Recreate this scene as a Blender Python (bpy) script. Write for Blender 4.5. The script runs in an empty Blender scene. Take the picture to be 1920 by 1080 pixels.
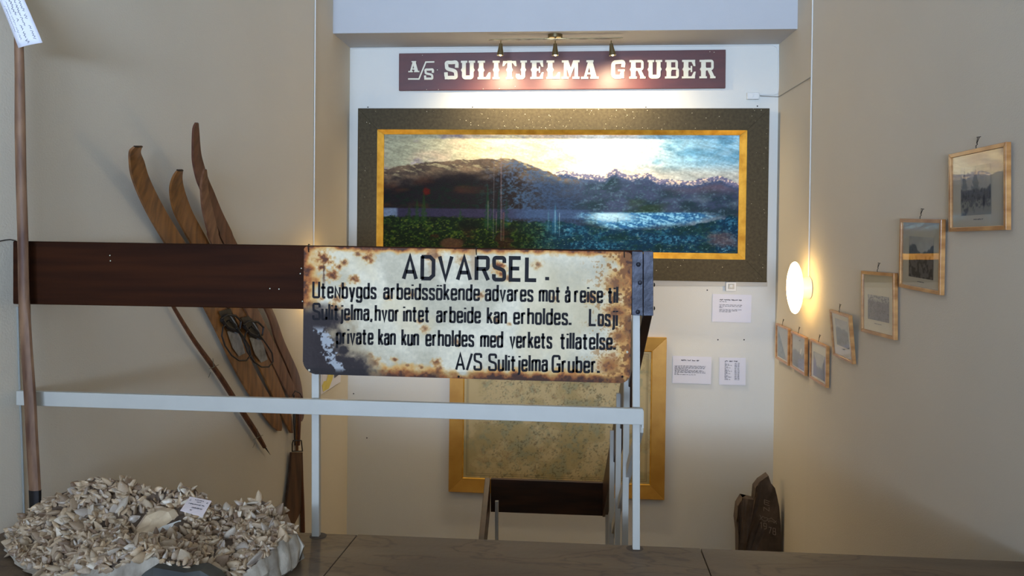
import bpy, bmesh, math, random
import numpy as np
from mathutils import Vector, Matrix
random.seed(7); RNG = np.random.RandomState(11)
SC = bpy.context.scene
COL = SC.collection
# ------------------------------------------------------------------ camera
F_PX, YAW, PITCH, ROLL, EYE, CX, CY = 1597.0, .0837, .015, .0092, 1.15, 919.4, 442.7
cy_, sy_ = math.cos(YAW), math.sin(YAW)
_F = Vector((-sy_, cy_, 0)); _R = Vector((cy_, sy_, 0)); _U = Vector((0, 0, 1))
CF = _F*math.cos(PITCH) - _U*math.sin(PITCH); _U2 = _U*math.cos(PITCH) + _F*math.sin(PITCH)
CR = _R*math.cos(ROLL) + _U2*math.sin(ROLL); CU = _U2*math.cos(ROLL) - _R*math.sin(ROLL)
CAM = Vector((0, 0, EYE))
cd = bpy.data.cameras.new('camera'); co = bpy.data.objects.new('camera', cd); COL.objects.link(co)
co.matrix_world = Matrix(((CR.x, CU.x, -CF.x, 0), (CR.y, CU.y, -CF.y, 0), (CR.z, CU.z, -CF.z, EYE), (0, 0, 0, 1)))
cd.sensor_width = 36; cd.lens = F_PX*36/1920
cd.shift_x = (960-CX)/1920; cd.shift_y = -(540-CY)/1920; cd.clip_start = .05
SC.camera = co
SC.view_settings.view_transform = 'Standard'; SC.view_settings.look = 'None'
SC.view_settings.gamma = 1; SC.view_settings.use_curve_mapping = False
SC.view_settings.exposure = 0.0
# ------------------------------------------------------------------ world and daylight
w = bpy.data.worlds.new('world'); SC.world = w; w.use_nodes = True
w.node_tree.nodes['Background'].inputs[0].default_value = (.50, .70, 1, 1)
w.node_tree.nodes['Background'].inputs[1].default_value = 1.0
def area(name, loc, aim, sx, sz, e, col):
    l = bpy.data.lights.new(name, 'AREA'); l.shape = 'RECTANGLE'; l.size = sx; l.size_y = sz; l.energy = e; l.color = col
    o = bpy.data.objects.new(name, l); COL.objects.link(o); o.location = loc
    o.rotation_euler = (Vector(aim)-Vector(loc)).to_track_quat('-Z', 'Y').to_euler(); return o
DAY = (.57, .76, 1.08)
# daylight entering by the back-wall windows, and an added upward fill
area('window_daylight', (-1.75, -6.6, 1.6), (-.6, -1.5, 3.6), 1.5, 1.9, 215, DAY)
sn = area('added_upward_fill', (-.4, -6.55, 1.3), (-.1, .3, 3.3), 3.2, 1.0, 160, DAY); sn.data.spread = math.radians(60)  # unseen fill aimed upward, added to brighten the ceiling and upper walls
area('window_daylight_right', (1.15, -6.6, 1.6), (.6, -1.5, 3.6), 1.2, 1.9, 70, DAY)
def spot(name, loc, aim, e, ang, blend, r, col=(1, .80, .50)):
    l = bpy.data.lights.new(name, 'SPOT'); l.energy = e; l.spot_size = math.radians(ang); l.spot_blend = blend
    l.shadow_soft_size = r; l.color = col
    o = bpy.data.objects.new(name, l); COL.objects.link(o); o.location = loc
    o.rotation_euler = (Vector(aim)-Vector(loc)).to_track_quat('-Z', 'Y').to_euler(); return o
LAMP_STRENGTH = 24.0; LAMP_COL = (1, .66, .24)
SPOT_E = 66.0
# ------------------------------------------------------------------ helpers
def at(px, py, n, p0):
    """point on the plane through p0 with normal n"""
    d = CF + CR*((px-CX)/F_PX) - CU*((py-CY)/F_PX)
    n = Vector(n); p0 = Vector(p0)
    return CAM + d*((p0-CAM).dot(n)/d.dot(n))
def aty(px, py, y): return at(px, py, (0, 1, 0), (0, y, 0))
def atx(px, py, x): return at(px, py, (1, 0, 0), (x, 0, 0))
def tag(o, label=None, cat=None, group=None, kind=None):
    if label: o['label'] = label
    if cat: o['category'] = cat
    if group: o['group'] = group
    if kind: o['kind'] = kind
    return o
def thing(name, label, cat, mat=None, group=None):
    o = bpy.data.objects.new(name, None); COL.objects.link(o); o.empty_display_size = .05
    if mat is not None: o.matrix_world = mat
    return tag(o, label, cat, group)
class MB:
    def __init__(s): s.v = []; s.f = []; s.smooth = False
    def add(s, vs, fs):
        k = len(s.v); s.v += [tuple(v) for v in vs]; s.f += [tuple(i+k for i in f) for f in fs]; return s
    def hexa(s, p):   # 8 points, bottom ring then top ring
        return s.add(p, [(3, 2, 1, 0), (4, 5, 6, 7), (0, 1, 5, 4), (1, 2, 6, 5), (2, 3, 7, 6), (3, 0, 4, 7)])
    def box(s, x0, x1, y0, y1, z0, z1):
        return s.hexa([(x0, y0, z0), (x1, y0, z0), (x1, y1, z0), (x0, y1, z0), (x0, y0, z1), (x1, y0, z1), (x1, y1, z1), (x0, y1, z1)])
    def quad(s, a, b, c, d): return s.add([a, b, c, d], [(0, 1, 2, 3)])
    def prism(s, poly, axis_vec, origin=(0, 0, 0), ax=(1, 0, 0), ay=(0, 0, 1)):
        """poly of 2D points in plane ax, ay, swept along axis_vec"""
        o = Vector(origin); ax = Vector(ax); ay = Vector(ay); n = len(poly); e = Vector(axis_vec)
        a = [o+ax*p[0]+ay*p[1] for p in poly]; b = [q+e for q in a]
        return s.add(a+b, [tuple(range(n)), tuple(range(2*n-1, n-1, -1))]+[(i, i+n, (i+1) % n+n, (i+1) % n) for i in range(n)])
    def tube(s, pts, r, n=8, cap=True):
        pts = [Vector(p) for p in pts]; rr = r if isinstance(r, (list, tuple)) else [r]*len(pts)
        vs = []; fs = []; prev = None
        for i, p in enumerate(pts):
            t = (pts[min(i+1, len(pts)-1)]-pts[max(i-1, 0)]).normalized()
            if prev is None: a = t.orthogonal().normalized()
            else: a = (prev-t*prev.dot(t)).normalized()
            prev = a; b = t.cross(a)
            for k in range(n):
                th = 2*math.pi*k/n; vs.append(p+(a*math.cos(th)+b*math.sin(th))*rr[i])
        for i in range(len(pts)-1):
            for k in range(n): fs.append((i*n+k, i*n+(k+1) % n, (i+1)*n+(k+1) % n, (i+1)*n+k))
        if cap: fs += [tuple(range(n-1, -1, -1)), tuple((len(pts)-1)*n+k for k in range(n))]
        s.smooth = True
        return s.add(vs, fs)
    def lathe(s, prof, n=32, c=(0, 0, 0), ax=(1, 0, 0), ay=(0, 1, 0), az=(0, 0, 1)):
        """prof: list of (radius, height) revolved about az"""
        c = Vector(c); ax = Vector(ax); ay = Vector(ay); az = Vector(az); vs = []; fs = []
        for r, h in prof:
            for k in range(n):
                th = 2*math.pi*k/n; vs.append(c+ax*(r*math.cos(th))+ay*(r*math.sin(th))+az*h)
        for i in range(len(prof)-1):
            for k in range(n): fs.append((i*n+k, i*n+(k+1) % n, (i+1)*n+(k+1) % n, (i+1)*n+k))
        s.smooth = True
        return s.add(vs, fs)
    def sweep(s, sections):
        """list of rings, each the same number of points"""
        n = len(sections[0]); vs = [p for r in sections for p in r]; fs = []
        for i in range(len(sections)-1):
            for k in range(n): fs.append((i*n+k, i*n+(k+1) % n, (i+1)*n+(k+1) % n, (i+1)*n+k))
        fs += [tuple(range(n-1, -1, -1)), tuple((len(sections)-1)*n+k for k in range(n))]
        return s.add(vs, fs)
    def build(s, name, mat, parent=None, smooth=None, bevel=0, fix=True):
        me = bpy.data.meshes.new(name); me.from_pydata(s.v, [], s.f)
        if fix:
            bm = bmesh.new(); bm.from_mesh(me); bmesh.ops.recalc_face_normals(bm, faces=bm.faces); bm.to_mesh(me); bm.free()
        o = bpy.data.objects.new(name, me); COL.objects.link(o); me.materials.append(mat)
        sm = s.smooth if smooth is None else smooth
        if sm:
            me.shade_smooth()
            try: me.set_sharp_from_angle(angle=math.radians(38))
            except Exception: pass
        if bevel:
            b = o.modifiers.new('bevel', 'BEVEL'); b.width = bevel; b.segments = 2; b.limit_method = 'ANGLE'
        if parent is not None: o.parent = parent
        return o
def struct(o): o['kind'] = 'structure'; return o
def copy_tree(o, parent=None):
    c = o.copy(); COL.objects.link(c)
    if parent is not None: c.parent = parent
    for ch in o.children: copy_tree(ch, c)
    return c
# ------------------------------------------------------------------ materials
def srgb(r, g, b):
    f = lambda c: (c/255/12.92) if c/255 <= .04045 else ((c/255+.055)/1.055)**2.4
    return (f(r), f(g), f(b))
def mat(name, col, rough=.5, metal=0, var=0, scale=(5, 5, 5), bump=0, bscale=60, col2=None, spec=.5, coat=0, emit=None, estr=0, detail=6, band=None):
    m = bpy.data.materials.new(name); m.use_nodes = True; nt = m.node_tree; N = nt.nodes; L = nt.links
    b = N['Principled BSDF']; b.inputs['Roughness'].default_value = rough; b.inputs['Metallic'].default_value = metal
    b.inputs['Specular IOR Level'].default_value = spec
    b.inputs['Base Color'].default_value = (*col, 1)
    if coat: b.inputs['Coat Weight'].default_value = coat; b.inputs['Coat Roughness'].default_value = .1
    if emit: b.inputs['Emission Color'].default_value = (*emit, 1); b.inputs['Emission Strength'].default_value = estr
    tc = N.new('ShaderNodeTexCoord')
    if var or col2:
        mp = N.new('ShaderNodeMapping'); mp.inputs['Scale'].default_value = scale; L.new(tc.outputs['Object'], mp.inputs[0])
        nz = N.new('ShaderNodeTexNoise'); nz.inputs['Scale'].default_value = 1; nz.inputs['Detail'].default_value = detail; L.new(mp.outputs[0], nz.inputs[0])
        rp = N.new('ShaderNodeValToRGB'); L.new(nz.outputs['Fac'], rp.inputs[0])
        c2 = col2 if col2 else tuple(c*(1-var) for c in col)
        lo, hi = band if band else (.3, .7)
        rp.color_ramp.elements[0].position = lo; rp.color_ramp.elements[1].position = hi
        rp.color_ramp.elements[0].color = (*c2, 1); rp.color_ramp.elements[1].color = (*col, 1)
        L.new(rp.outputs[0], b.inputs['Base Color'])
    if bump:
        nb = N.new('ShaderNodeTexNoise'); nb.inputs['Scale'].default_value = bscale; nb.inputs['Detail'].default_value = 4
        L.new(tc.outputs['Object'], nb.inputs[0])
        bp = N.new('ShaderNodeBump'); bp.inputs['Strength'].default_value = bump; bp.inputs['Distance'].default_value = .004
        L.new(nb.outputs['Fac'], bp.inputs['Height']); L.new(bp.outputs[0], b.inputs['Normal'])
    return m
def attr_mat(name, rough=.5, spec=.5, bump=0, bscale=80, coat=0):
    m = mat(name, (.5, .5, .5), rough, spec=spec, bump=bump, bscale=bscale, coat=coat)
    N = m.node_tree.nodes; a = N.new('ShaderNodeVertexColor'); a.layer_name = 'print'
    m.node_tree.links.new(a.outputs[0], N['Principled BSDF'].inputs['Base Color']); return m
def wood(name, c1, c2, rough=.45, scale=(3, 3, 60), spec=.5, coat=0, bump=.15):
    return mat(name, c1, rough, col2=c2, scale=scale, spec=spec, coat=coat, bump=bump, bscale=40, detail=8, band=(.35, .65))
M = {}
M['wall'] = mat('wall_paint', srgb(214, 204, 184), .75, var=.05, scale=(1.2, 1.2, 1.2), bump=.25, bscale=140, spec=.25)
M['wall_far'] = mat('wall_paint_far', srgb(222, 220, 210), .7, var=.04, scale=(1.2, 1.2, 1.2), bump=.2, bscale=140, spec=.3)
M['ceil'] = mat('ceiling_paint', srgb(215, 212, 205), .8, var=.03, scale=(1, 1, 1), bump=.1, bscale=120, spec=.2)
M['bounce_brown'] = wood('bounce_cutting_brown', srgb(120, 92, 66), srgb(92, 66, 44), .6, (3, 3, 1))  # brown invented for the unseen room walls, to weaken their light bounce
M['white'] = mat('white_paint', srgb(188, 184, 172), .45, var=.06, scale=(9, 9, 9), bump=.08, bscale=60)
M['cable'] = mat('cable_plastic', srgb(222, 222, 216), .4, var=.04)
M['greycable'] = mat('grey_cable', srgb(150, 145, 132), .5, var=.05)
M['board'] = wood('dark_stained_wood', srgb(56, 26, 7), srgb(36, 15, 4), .65, (1.3, 9, 22), spec=.08)
M['board_sl'] = wood('dark_stained_wood_sloped', srgb(60, 32, 16), srgb(30, 15, 8), .4, (3, 3, 20))
M['steel'] = mat('blued_steel', srgb(66, 66, 74), .45, .6, col2=srgb(26, 26, 32), scale=(16, 16, 22), bump=.3, bscale=70)
M['iron'] = mat('dark_iron', srgb(48, 44, 42), .45, .7, var=.3, scale=(30, 30, 30))
M['brass'] = mat('brushed_nickel', srgb(150, 138, 105), .22, 1, var=.1, scale=(10, 10, 10))
M['slab'] = None
M['frame_dark'] = mat('painting_frame_dark', srgb(82, 74, 56), .75, col2=srgb(66, 59, 44), scale=(50, 50, 50), bump=.7, bscale=260, spec=.2)
M['speck'] = mat('paint_speck', srgb(205, 198, 170), .6, var=.1)
M['gold'] = mat('gold_leaf', srgb(246, 192, 76), .38, .6, col2=srgb(206, 146, 46), scale=(14, 14, 14), bump=.25, bscale=90)
M['goldwood'] = mat('map_frame_gilt', srgb(206, 158, 72), .4, .25, col2=srgb(182, 132, 52), scale=(6, 6, 6), bump=.1)
M['pine'] = wood('pine_frame', srgb(204, 150, 88), srgb(164, 108, 54), .32, (8, 8, 30), coat=.3, bump=.05)
M['matboard'] = mat('passepartout', srgb(196, 188, 166), .8, var=.05, scale=(8, 8, 8))
M['matcream'] = mat('passepartout_cream', srgb(222, 212, 180), .8, var=.05, scale=(8, 8, 8))
M['paper'] = mat('paper', srgb(226, 224, 230), .6, var=.03, scale=(5, 5, 5))
M['paper_pink'] = mat('card_paper', srgb(236, 220, 216), .5, var=.05, scale=(12, 12, 12))
M['ink'] = mat('ink', srgb(78, 76, 84), .7, var=.1)
M['inkblack'] = mat('sign_black_enamel', srgb(20, 18, 22), .6, col2=srgb(32, 28, 28), scale=(60, 60, 60), spec=.15)
M['signwood'] = mat('maroon_board_paint', srgb(92, 40, 32), .45, col2=srgb(78, 34, 28), scale=(6, 6, 20), bump=.12, bscale=50)
M['cream'] = mat('cream_letter_paint', srgb(232, 226, 200), .5, var=.05, scale=(20, 20, 20))
M['ski1'] = wood('ski_honey_wood', srgb(142, 90, 40), srgb(96, 56, 22), .42, (30, 30, 4), coat=.2)
M['ski2'] = wood('ski_red_brown_wood', srgb(110, 66, 46), srgb(78, 42, 28), .42, (30, 30, 4), coat=.2)
M['ski3'] = wood('ski_grey_brown_wood', srgb(134, 92, 64), srgb(92, 56, 36), .5, (30, 30, 4))
M['stick'] = wood('stick_wood', srgb(104, 58, 30), srgb(62, 32, 18), .5, (30, 30, 5))
M['pole'] = wood('pole_wood', srgb(140, 104, 74), srgb(84, 52, 34), .6, (26, 26, 5.0))
M['leather'] = mat('black_leather', srgb(34, 28, 24), .55, var=.3, scale=(30, 30, 30), bump=.3)
M['tin'] = mat('tin_plate', srgb(150, 150, 148), .5, .3, col2=srgb(110, 108, 104), scale=(25, 25, 25))
M['twine'] = mat('twine', srgb(120, 112, 90), .8, var=.2)
M['lamp'] = mat('opal_glass', (1, .95, .85), .3, emit=LAMP_COL, estr=LAMP_STRENGTH)
M['lampback'] = mat('opal_glass_back', (.9, .85, .75), .4, emit=LAMP_COL, estr=LAMP_STRENGTH*.16)
M['slate'] = mat('slate_rock', srgb(98, 82, 68), .6, col2=srgb(56, 44, 36), scale=(9, 9, 9), bump=.8, bscale=30)
M['chalk'] = mat('chalk_line', srgb(168, 152, 138), .8, var=.2)
M['rockbase'] = mat('rock_matrix', srgb(196, 184, 164), .8, col2=srgb(132, 120, 104), scale=(14, 14, 14), bump=.9, bscale=40)
M['rockdark'] = mat('rock_gap_shade', srgb(112, 92, 74), .8, col2=srgb(66, 54, 44), scale=(20, 20, 20), bump=.8, bscale=50)  # matrix under the crystals painted dark, as shade in the gaps
M['rockglass'] = mat('grey_glassy_rock', srgb(70, 70, 62), .6, col2=srgb(36, 37, 34), scale=(8, 8, 8), bump=.2, bscale=12)
M['chunk'] = mat('pale_crystal', srgb(232, 208, 172), .3, col2=srgb(196, 168, 134), scale=(22, 22, 22), bump=.5, bscale=50, coat=.3)
def crystal_mat(name, src):
    m = bpy.data.materials.new(name); m.use_nodes = True; nt = m.node_tree; N = nt.nodes; L = nt.links
    b = N['Principled BSDF']; b.inputs['Roughness'].default_value = .38; b.inputs['Specular IOR Level'].default_value = .6
    if src == 'object': r = N.new('ShaderNodeObjectInfo').outputs['Random']
    else: r = N.new('ShaderNodeNewGeometry').outputs['Random Per Island']
    rp = N.new('ShaderNodeValToRGB'); L.new(r, rp.inputs[0]); e = rp.color_ramp.elements
    e[0].position = 0; e[0].color = (*srgb(140, 114, 90), 1); e[1].position = 1; e[1].color = (*srgb(244, 230, 204), 1)
    for p, c in ((.25, (184, 160, 130)), (.5, (204, 184, 154)), (.75, (216, 188, 150)), (.9, (190, 178, 164))):
        q = rp.color_ramp.elements.new(p); q.color = (*srgb(*c), 1)
    tc = N.new('ShaderNodeTexCoord'); nz = N.new('ShaderNodeTexNoise'); nz.inputs['Scale'].default_value = 55; nz.inputs['Detail'].default_value = 5
    L.new(tc.outputs['Object'], nz.inputs[0])
    mx = N.new('ShaderNodeMix'); mx.data_type = 'RGBA'; mx.blend_type = 'MULTIPLY'; mx.inputs[0].default_value = .75
    r2 = N.new('ShaderNodeValToRGB'); r2.color_ramp.elements[0].position = .3; r2.color_ramp.elements[1].position = .62
    r2.color_ramp.elements[0].color = (*srgb(176, 148, 120), 1); r2.color_ramp.elements[1].color = (1, 1, 1, 1)
    L.new(nz.outputs['Fac'], r2.inputs[0]); L.new(rp.outputs[0], mx.inputs[6]); L.new(r2.outputs[0], mx.inputs[7])
    L.new(mx.outputs[2], b.inputs['Base Color'])
    bp = N.new('ShaderNodeBump'); bp.inputs['Strength'].default_value = .5; bp.inputs['Distance'].default_value = .003
    L.new(nz.outputs['Fac'], bp.inputs['Height']); L.new(bp.outputs[0], b.inputs['Normal'])
    return m
M['crystal'] = crystal_mat('bladed_crystal', 'object'); M['crystal_many'] = crystal_mat('bladed_crystal_small', 'island')
def glass_mat():
    m = bpy.data.materials.new('picture_glass'); m.use_nodes = True; nt = m.node_tree; N = nt.nodes; L = nt.links
    N.remove(N['Principled BSDF']); t = N.new('ShaderNodeBsdfTransparent'); g = N.new('ShaderNodeBsdfGlossy'); g.inputs['Roughness'].default_value = .01
    mx = N.new('ShaderNodeMixShader'); ge = N.new('ShaderNodeNewGeometry')
    dt = N.new('ShaderNodeVectorMath'); dt.operation = 'DOT_PRODUCT'; L.new(ge.outputs['Incoming'], dt.inputs[0]); L.new(ge.outputs['Normal'], dt.inputs[1])
    prev = dt.outputs['Value']
    for op, c in (('ABSOLUTE', None), ('SUBTRACT', 1.0), ('POWER', 5.0), ('MULTIPLY_ADD', .96)):   # Schlick's formula for thin glass
        q = N.new('ShaderNodeMath'); q.operation = op
        if op == 'SUBTRACT': q.inputs[0].default_value = 1.0; L.new(prev, q.inputs[1])
        else:
            L.new(prev, q.inputs[0])
            if c is not None: q.inputs[1].default_value = c
        if op == 'MULTIPLY_ADD': q.inputs[2].default_value = .04
        prev = q.outputs[0]
    L.new(prev, mx.inputs[0]); L.new(t.outputs[0], mx.inputs[1]); L.new(g.outputs[0], mx.inputs[2])
    L.new(mx.outputs[0], N['Material Output'].inputs[0]); return m
M['glass'] = glass_mat()
def slab_mat():
    m = mat('slate_floor', srgb(112, 94, 72), .55, col2=srgb(92, 75, 56), scale=(1.5, 7, 3), bump=.35, bscale=45)
    nt = m.node_tree; N = nt.nodes; L = nt.links; b = N['Principled BSDF']
    src = b.inputs['Base Color'].links[0].from_socket
    tc = N.new('ShaderNodeTexCoord'); mp = N.new('ShaderNodeMapping'); mp.inputs['Scale'].default_value = (1.0, 3.2, 1)
    nz = N.new('ShaderNodeTexNoise'); nz.inputs['Scale'].default_value = 1.1; nz.inputs['Detail'].default_value = 5; nz.inputs['Distortion'].default_value = .3
    L.new(tc.outputs['Object'], mp.inputs[0]); L.new(mp.outputs[0], nz.inputs[0])
    rp = N.new('ShaderNodeValToRGB'); e = rp.color_ramp.elements
    e[0].position = .44; e[0].color = (1, 1, 1, 1); e[1].position = .56; e[1].color = (1, 1, 1, 1)
    for p, c in ((.474, 1), (.482, .42), (.490, 1), (.524, 1), (.532, .5), (.540, 1)):
        q = e.new(p); q.color = (c, c*.93, c*.86, 1)
    L.new(nz.outputs['Fac'], rp.inputs[0])
    mx = N.new('ShaderNodeMix'); mx.data_type = 'RGBA'; mx.blend_type = 'MULTIPLY'; mx.inputs[0].default_value = .8
    L.new(src, mx.inputs[6]); L.new(rp.outputs[0], mx.inputs[7]); L.new(mx.outputs[2], b.inputs['Base Color'])
    return m
M['slab'] = slab_mat()
M['print'] = attr_mat('printed_surface', .6, .3)
M['canvas'] = attr_mat('oil_canvas', .75, .12, bump=.5, bscale=120)
M['enamel'] = attr_mat('rusted_enamel', .6, .25, bump=.35, bscale=45)
# ------------------------------------------------------------------ numpy image tools
def vnoise(x, y, seed):
    r = np.random.RandomState(seed); T = r.rand(256, 256)
    xi = np.floor(x).astype(int); yi = np.floor(y).astype(int); fx = x-xi; fy = y-yi
    fx = fx*fx*(3-2*fx); fy = fy*fy*(3-2*fy); g = lambda a, b: T[a % 256, b % 256]
    return (g(xi, yi)*(1-fx)+g(xi+1, yi)*fx)*(1-fy)+(g(xi, yi+1)*(1-fx)+g(xi+1, yi+1)*fx)*fy
def fbm(x, y, seed, octs=5):
    s = 0; a = .5; t = 0
    for k in range(octs): s = s+a*vnoise(x*2**k, y*2**k, seed+k); t += a; a *= .5
    return s/t
def C3(*c): return np.array([v/255. for v in c])
def mixc(a, b, t): return a*(1-t[..., None])+b*t[..., None]
def sm(x, a, b): t = np.clip((x-a)/(b-a), 0, 1); return t*t*(3-2*t)
def grid_print(name, m, parent, W, H, nx, ny, func, y=0.0, mask=None):
    """flat picture in local x,z; func(u,v)->sRGB array, v runs downwards"""
    u, v = np.meshgrid((np.arange(nx+1))/nx, (np.arange(ny+1))/ny)
    c = np.clip(func(u, v), 0, 1); lin = np.where(c <= .04045, c/12.92, ((c+.055)/1.055)**2.4)
    P = np.stack([(u-.5)*W, np.full_like(u, y), (.5-v)*H], -1).reshape(-1, 3)
    i = np.arange((nx+1)*(ny+1)).reshape(ny+1, nx+1)
    q = np.stack([i[1:, :-1], i[1:, 1:], i[:-1, 1:], i[:-1, :-1]], -1).reshape(-1, 4)
    if mask is not None:
        mk = mask((u[:-1, :-1]+.5/nx), (v[:-1, :-1]+.5/ny)).reshape(-1); q = q[mk]
    me = bpy.data.meshes.new(name); me.vertices.add(len(P)); me.vertices.foreach_set('co', P.ravel())
    me.loops.add(len(q)*4); me.loops.foreach_set('vertex_index', q.ravel()); me.polygons.add(len(q))
    me.polygons.foreach_set('loop_start', np.arange(len(q))*4); me.update(calc_edges=True)
    ca = me.color_attributes.new('print', 'FLOAT_COLOR', 'POINT')
    ca.data.foreach_set('color', np.concatenate([lin.reshape(-1, 3), np.ones((len(P), 1))], 1).ravel().astype(np.float32))
    o = bpy.data.objects.new(name, me); COL.objects.link(o); me.materials.append(m); o.parent = parent
    return o
# ------------------------------------------------------------------ lettering: a small stroke alphabet
def chaikin(p, k=2):
    for _ in range(k):
        q = [p[0]]
        for a, b in zip(p[:-1], p[1:]):
            q += [(a[0]*.75+b[0]*.25, a[1]*.75+b[1]*.25), (a[0]*.25+b[0]*.75, a[1]*.25+b[1]*.75)]
        q.append(p[-1]); p = q
    return p
def closed(p): # smooth closed path
    q = p+[p[0]]; m = ((p[0][0]+p[-1][0])/2, (p[0][1]+p[-1][1])/2)
    return [m]+p+[m]
X = .66
def ring(w, lo, hi, k=.25): return ('s', closed([(w/2, hi), (w, hi), (w, (hi+lo)/2), (w, lo), (w/2, lo), (0, lo), (0, (hi+lo)/2), (0, hi)]))
G = {
 'o': (.3, [ring(.3, 0, X)]), 'O': (.4, [ring(.4, 0, 1)]),
 'ö': (.3, [ring(.3, 0, X), ('l', [(.05, .84), (.05, .93)]), ('l', [(.25, .84), (.25, .93)])]),
 'a': (.3, [('s', [(.02, .5), (.03, X), (.15, X), (.29, X), (.29, .45)]), ('l', [(.29, .48), (.29, -.03)]), ('s', [(.29, .4), (.0, .38), (0, .2), (0, 0), (.15, -.01), (.29, .02), (.29, .2)])]),
 'b': (.3, [('l', [(0, 1), (0, -.03)]), ('s', [(0, .5), (.02, X), (.15, X), (.3, X), (.3, .33), (.3, 0), (.15, 0), (0.02, 0), (0, .16)])]),
 'd': (.3, [('l', [(.3, 1), (.3, -.03)]), ('s', [(.3, .5), (.28, X), (.15, X), (0, X), (0, .33), (0, 0), (.15, 0), (.28, 0), (.3, .16)])]),
 'e': (.3, [('s', [(.0, .34), (.3, .34), (.3, .34), (.3, X), (.15, X), (0, X), (0, .33), (0, 0), (.15, 0), (.3, 0), (.29, .17)])]),
 'g': (.3, [('s', [(.3, .5), (.28, X), (.15, X), (0, X), (0, .36), (0, .05), (.15, .05), (.28, .05), (.3, .2)]), ('s', [(.3, X+.03), (.3, .2), (.3, -.24), (.15, -.24), (0, -.24), (0, -.1)])]),
 'h': (.3, [('l', [(0, 1), (0, -.03)]), ('s', [(0, .5), (.02, X), (.16, X), (.3, X), (.3, .48), (.3, -.03)])]),
 'i': (.0, [('l', [(0, X), (0, -.03)]), ('l', [(0, .84), (0, .94)])]),
 'j': (.1, [('s', [(.1, X), (.1, 0), (.1, -.22), (-.02, -.22)]), ('l', [(.1, .84), (.1, .94)])]),
 'k': (.28, [('l', [(0, 1), (0, -.03)]), ('l', [(.27, X+.02), (0.02, .26)]), ('l', [(.1, .38), (.29, -.03)])]),
 'l': (.0, [('l', [(0, 1), (0, -.03)])]),
 'm': (.5, [('l', [(0, X), (0, -.03)]), ('s', [(0, .5), (.02, X), (.13, X), (.25, X), (.25, .48), (.25, -.03)]), ('s', [(.25, .5), (.27, X), (.38, X), (.5, X), (.5, .48), (.5, -.03)])]),
 'n': (.3, [('l', [(0, X), (0, -.03)]), ('s', [(0, .5), (.02, X), (.16, X), (.3, X), (.3, .48), (.3, -.03)])]),
 'p': (.3, [('l', [(0, X+.03), (0, -.3)]), ('s', [(0, .5), (.02, X), (.15, X), (.3, X), (.3, .33), (.3, 0), (.15, 0), (0.02, 0), (0, .16)])]),
 'r': (.2, [('l', [(0, X+.03), (0, -.03)]), ('s', [(0, .45), (.02, X-.01), (.2, X-.01)])]),
 's': (.27, [('s', [(.26, .5), (.26, X), (.13, X), (0, X), (0, .46), (.03, .36), (.22, .3), (.27, .2), (.27, 0), (.13, 0), (0, 0), (0, .16)])]),
 't': (.24, [('s', [(.08, .92), (.08, .15), (.08, 0), (.24, 0)]), ('l', [(-.07, X-.02), (.25, X-.02)])]),
 'u': (.3, [('l', [(.3, X+.03), (.3, -.03)]), ('s', [(0, X+.03), (0, .2), (0, 0), (.15, 0), (.28, 0), (.3, .16)])]),
 'v': (.3, [('l', [(0, X+.03), (.15, 0), (.3, X+.03)])]),
 'y': (.3, [('l', [(0, X+.03), (.15, .02)]), ('l', [(.3, X+.03), (.1, -.28)])]),
 'å': (.3, [('s', [(.02, .5), (.03, X), (.15, X), (.29, X), (.29, .45)]), ('l', [(.29, .48), (.29, -.03)]), ('s', [(.29, .4), (.0, .38), (0, .2), (0, 0), (.15, -.01), (.29, .02), (.29, .2)]), ('t', closed([(.15, .94), (.2, .94), (.2, .86), (.2, .78), (.15, .78), (.1, .78), (.1, .86), (.1, .94)]))]),
 'A': (.56, [('l', [(0, -.03), (.28, 1), (.56, -.03)]), ('l', [(.1, .3), (.46, .3)])]),
 'D': (.5, [('l', [(-.04, 1), (.34, 1), (.5, .84), (.5, .16), (.34, 0), (-.04, 0)]), ('l', [(0, 1.03), (0, -.03)])]),
 'V': (.54, [('l', [(0, 1.03), (.27, 0), (.54, 1.03)])]),
 'R': (.5, [('l', [(0, 1.03), (0, -.03)]), ('s', [(0, 1), (0, 1), (.3, 1), (.5, 1), (.5, .74), (.5, .48), (.3, .48), (0, .48), (0, .48)]), ('l', [(.3, .48), (.52, -.03)])]),
 'S': (.46, [('s', [(.45, .76), (.45, 1), (.22, 1), (0, 1), (0, .74), (.02, .56), (.42, .46), (.46, .26), (.46, 0), (.22, 0), (0, 0), (0, .25)])]),
 'E': (.44, [('l', [(.44, 1), (0, 1), (0, 0), (.44, 0)]), ('l', [(0, .52), (.38, .52)])]),
 'L': (.42, [('l', [(0, 1.03), (0, 0), (.42, 0)])]),
 'U': (.4, [('s', [(0, 1.03), (0, .2), (0, 0), (.2, 0), (.4, 0), (.4, .2), (.4, 1.03)])]),
 'N': (.3, [('l', [(0, -.03), (0, X), (.3, 0), (.3, X+.03)])]),
 'G': (.44, [('s', [(.43, .76), (.43, 1), (.22, 1), (0, 1), (0, .5), (0, 0), (.22, 0), (.43, 0), (.43, .3)]), ('l', [(.24, .46), (.44, .46), (.44, -.03)])]),
 '/': (.34, [('l', [(0, -.05), (.34, 1.03)])]),
 '.': (.0, [('l', [(0, -.05), (0, .1)])]), ',': (.02, [('l', [(.03, .08), (-.02, -.14)])]),
 '1': (.15, [('l', [(0, .8), (.15, 1), (.15, 0)])]), '9': (.3, [ring(.3, .45, 1), ('s', [(.3, .7), (.3, .1), (.05, 0)])]),
 '7': (.3, [('l', [(0, 1), (.32, 1), (.1, 0)])]), '8': (.3, [ring(.28, .5, 1), ring(.32, 0, .5)]),
}
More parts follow.
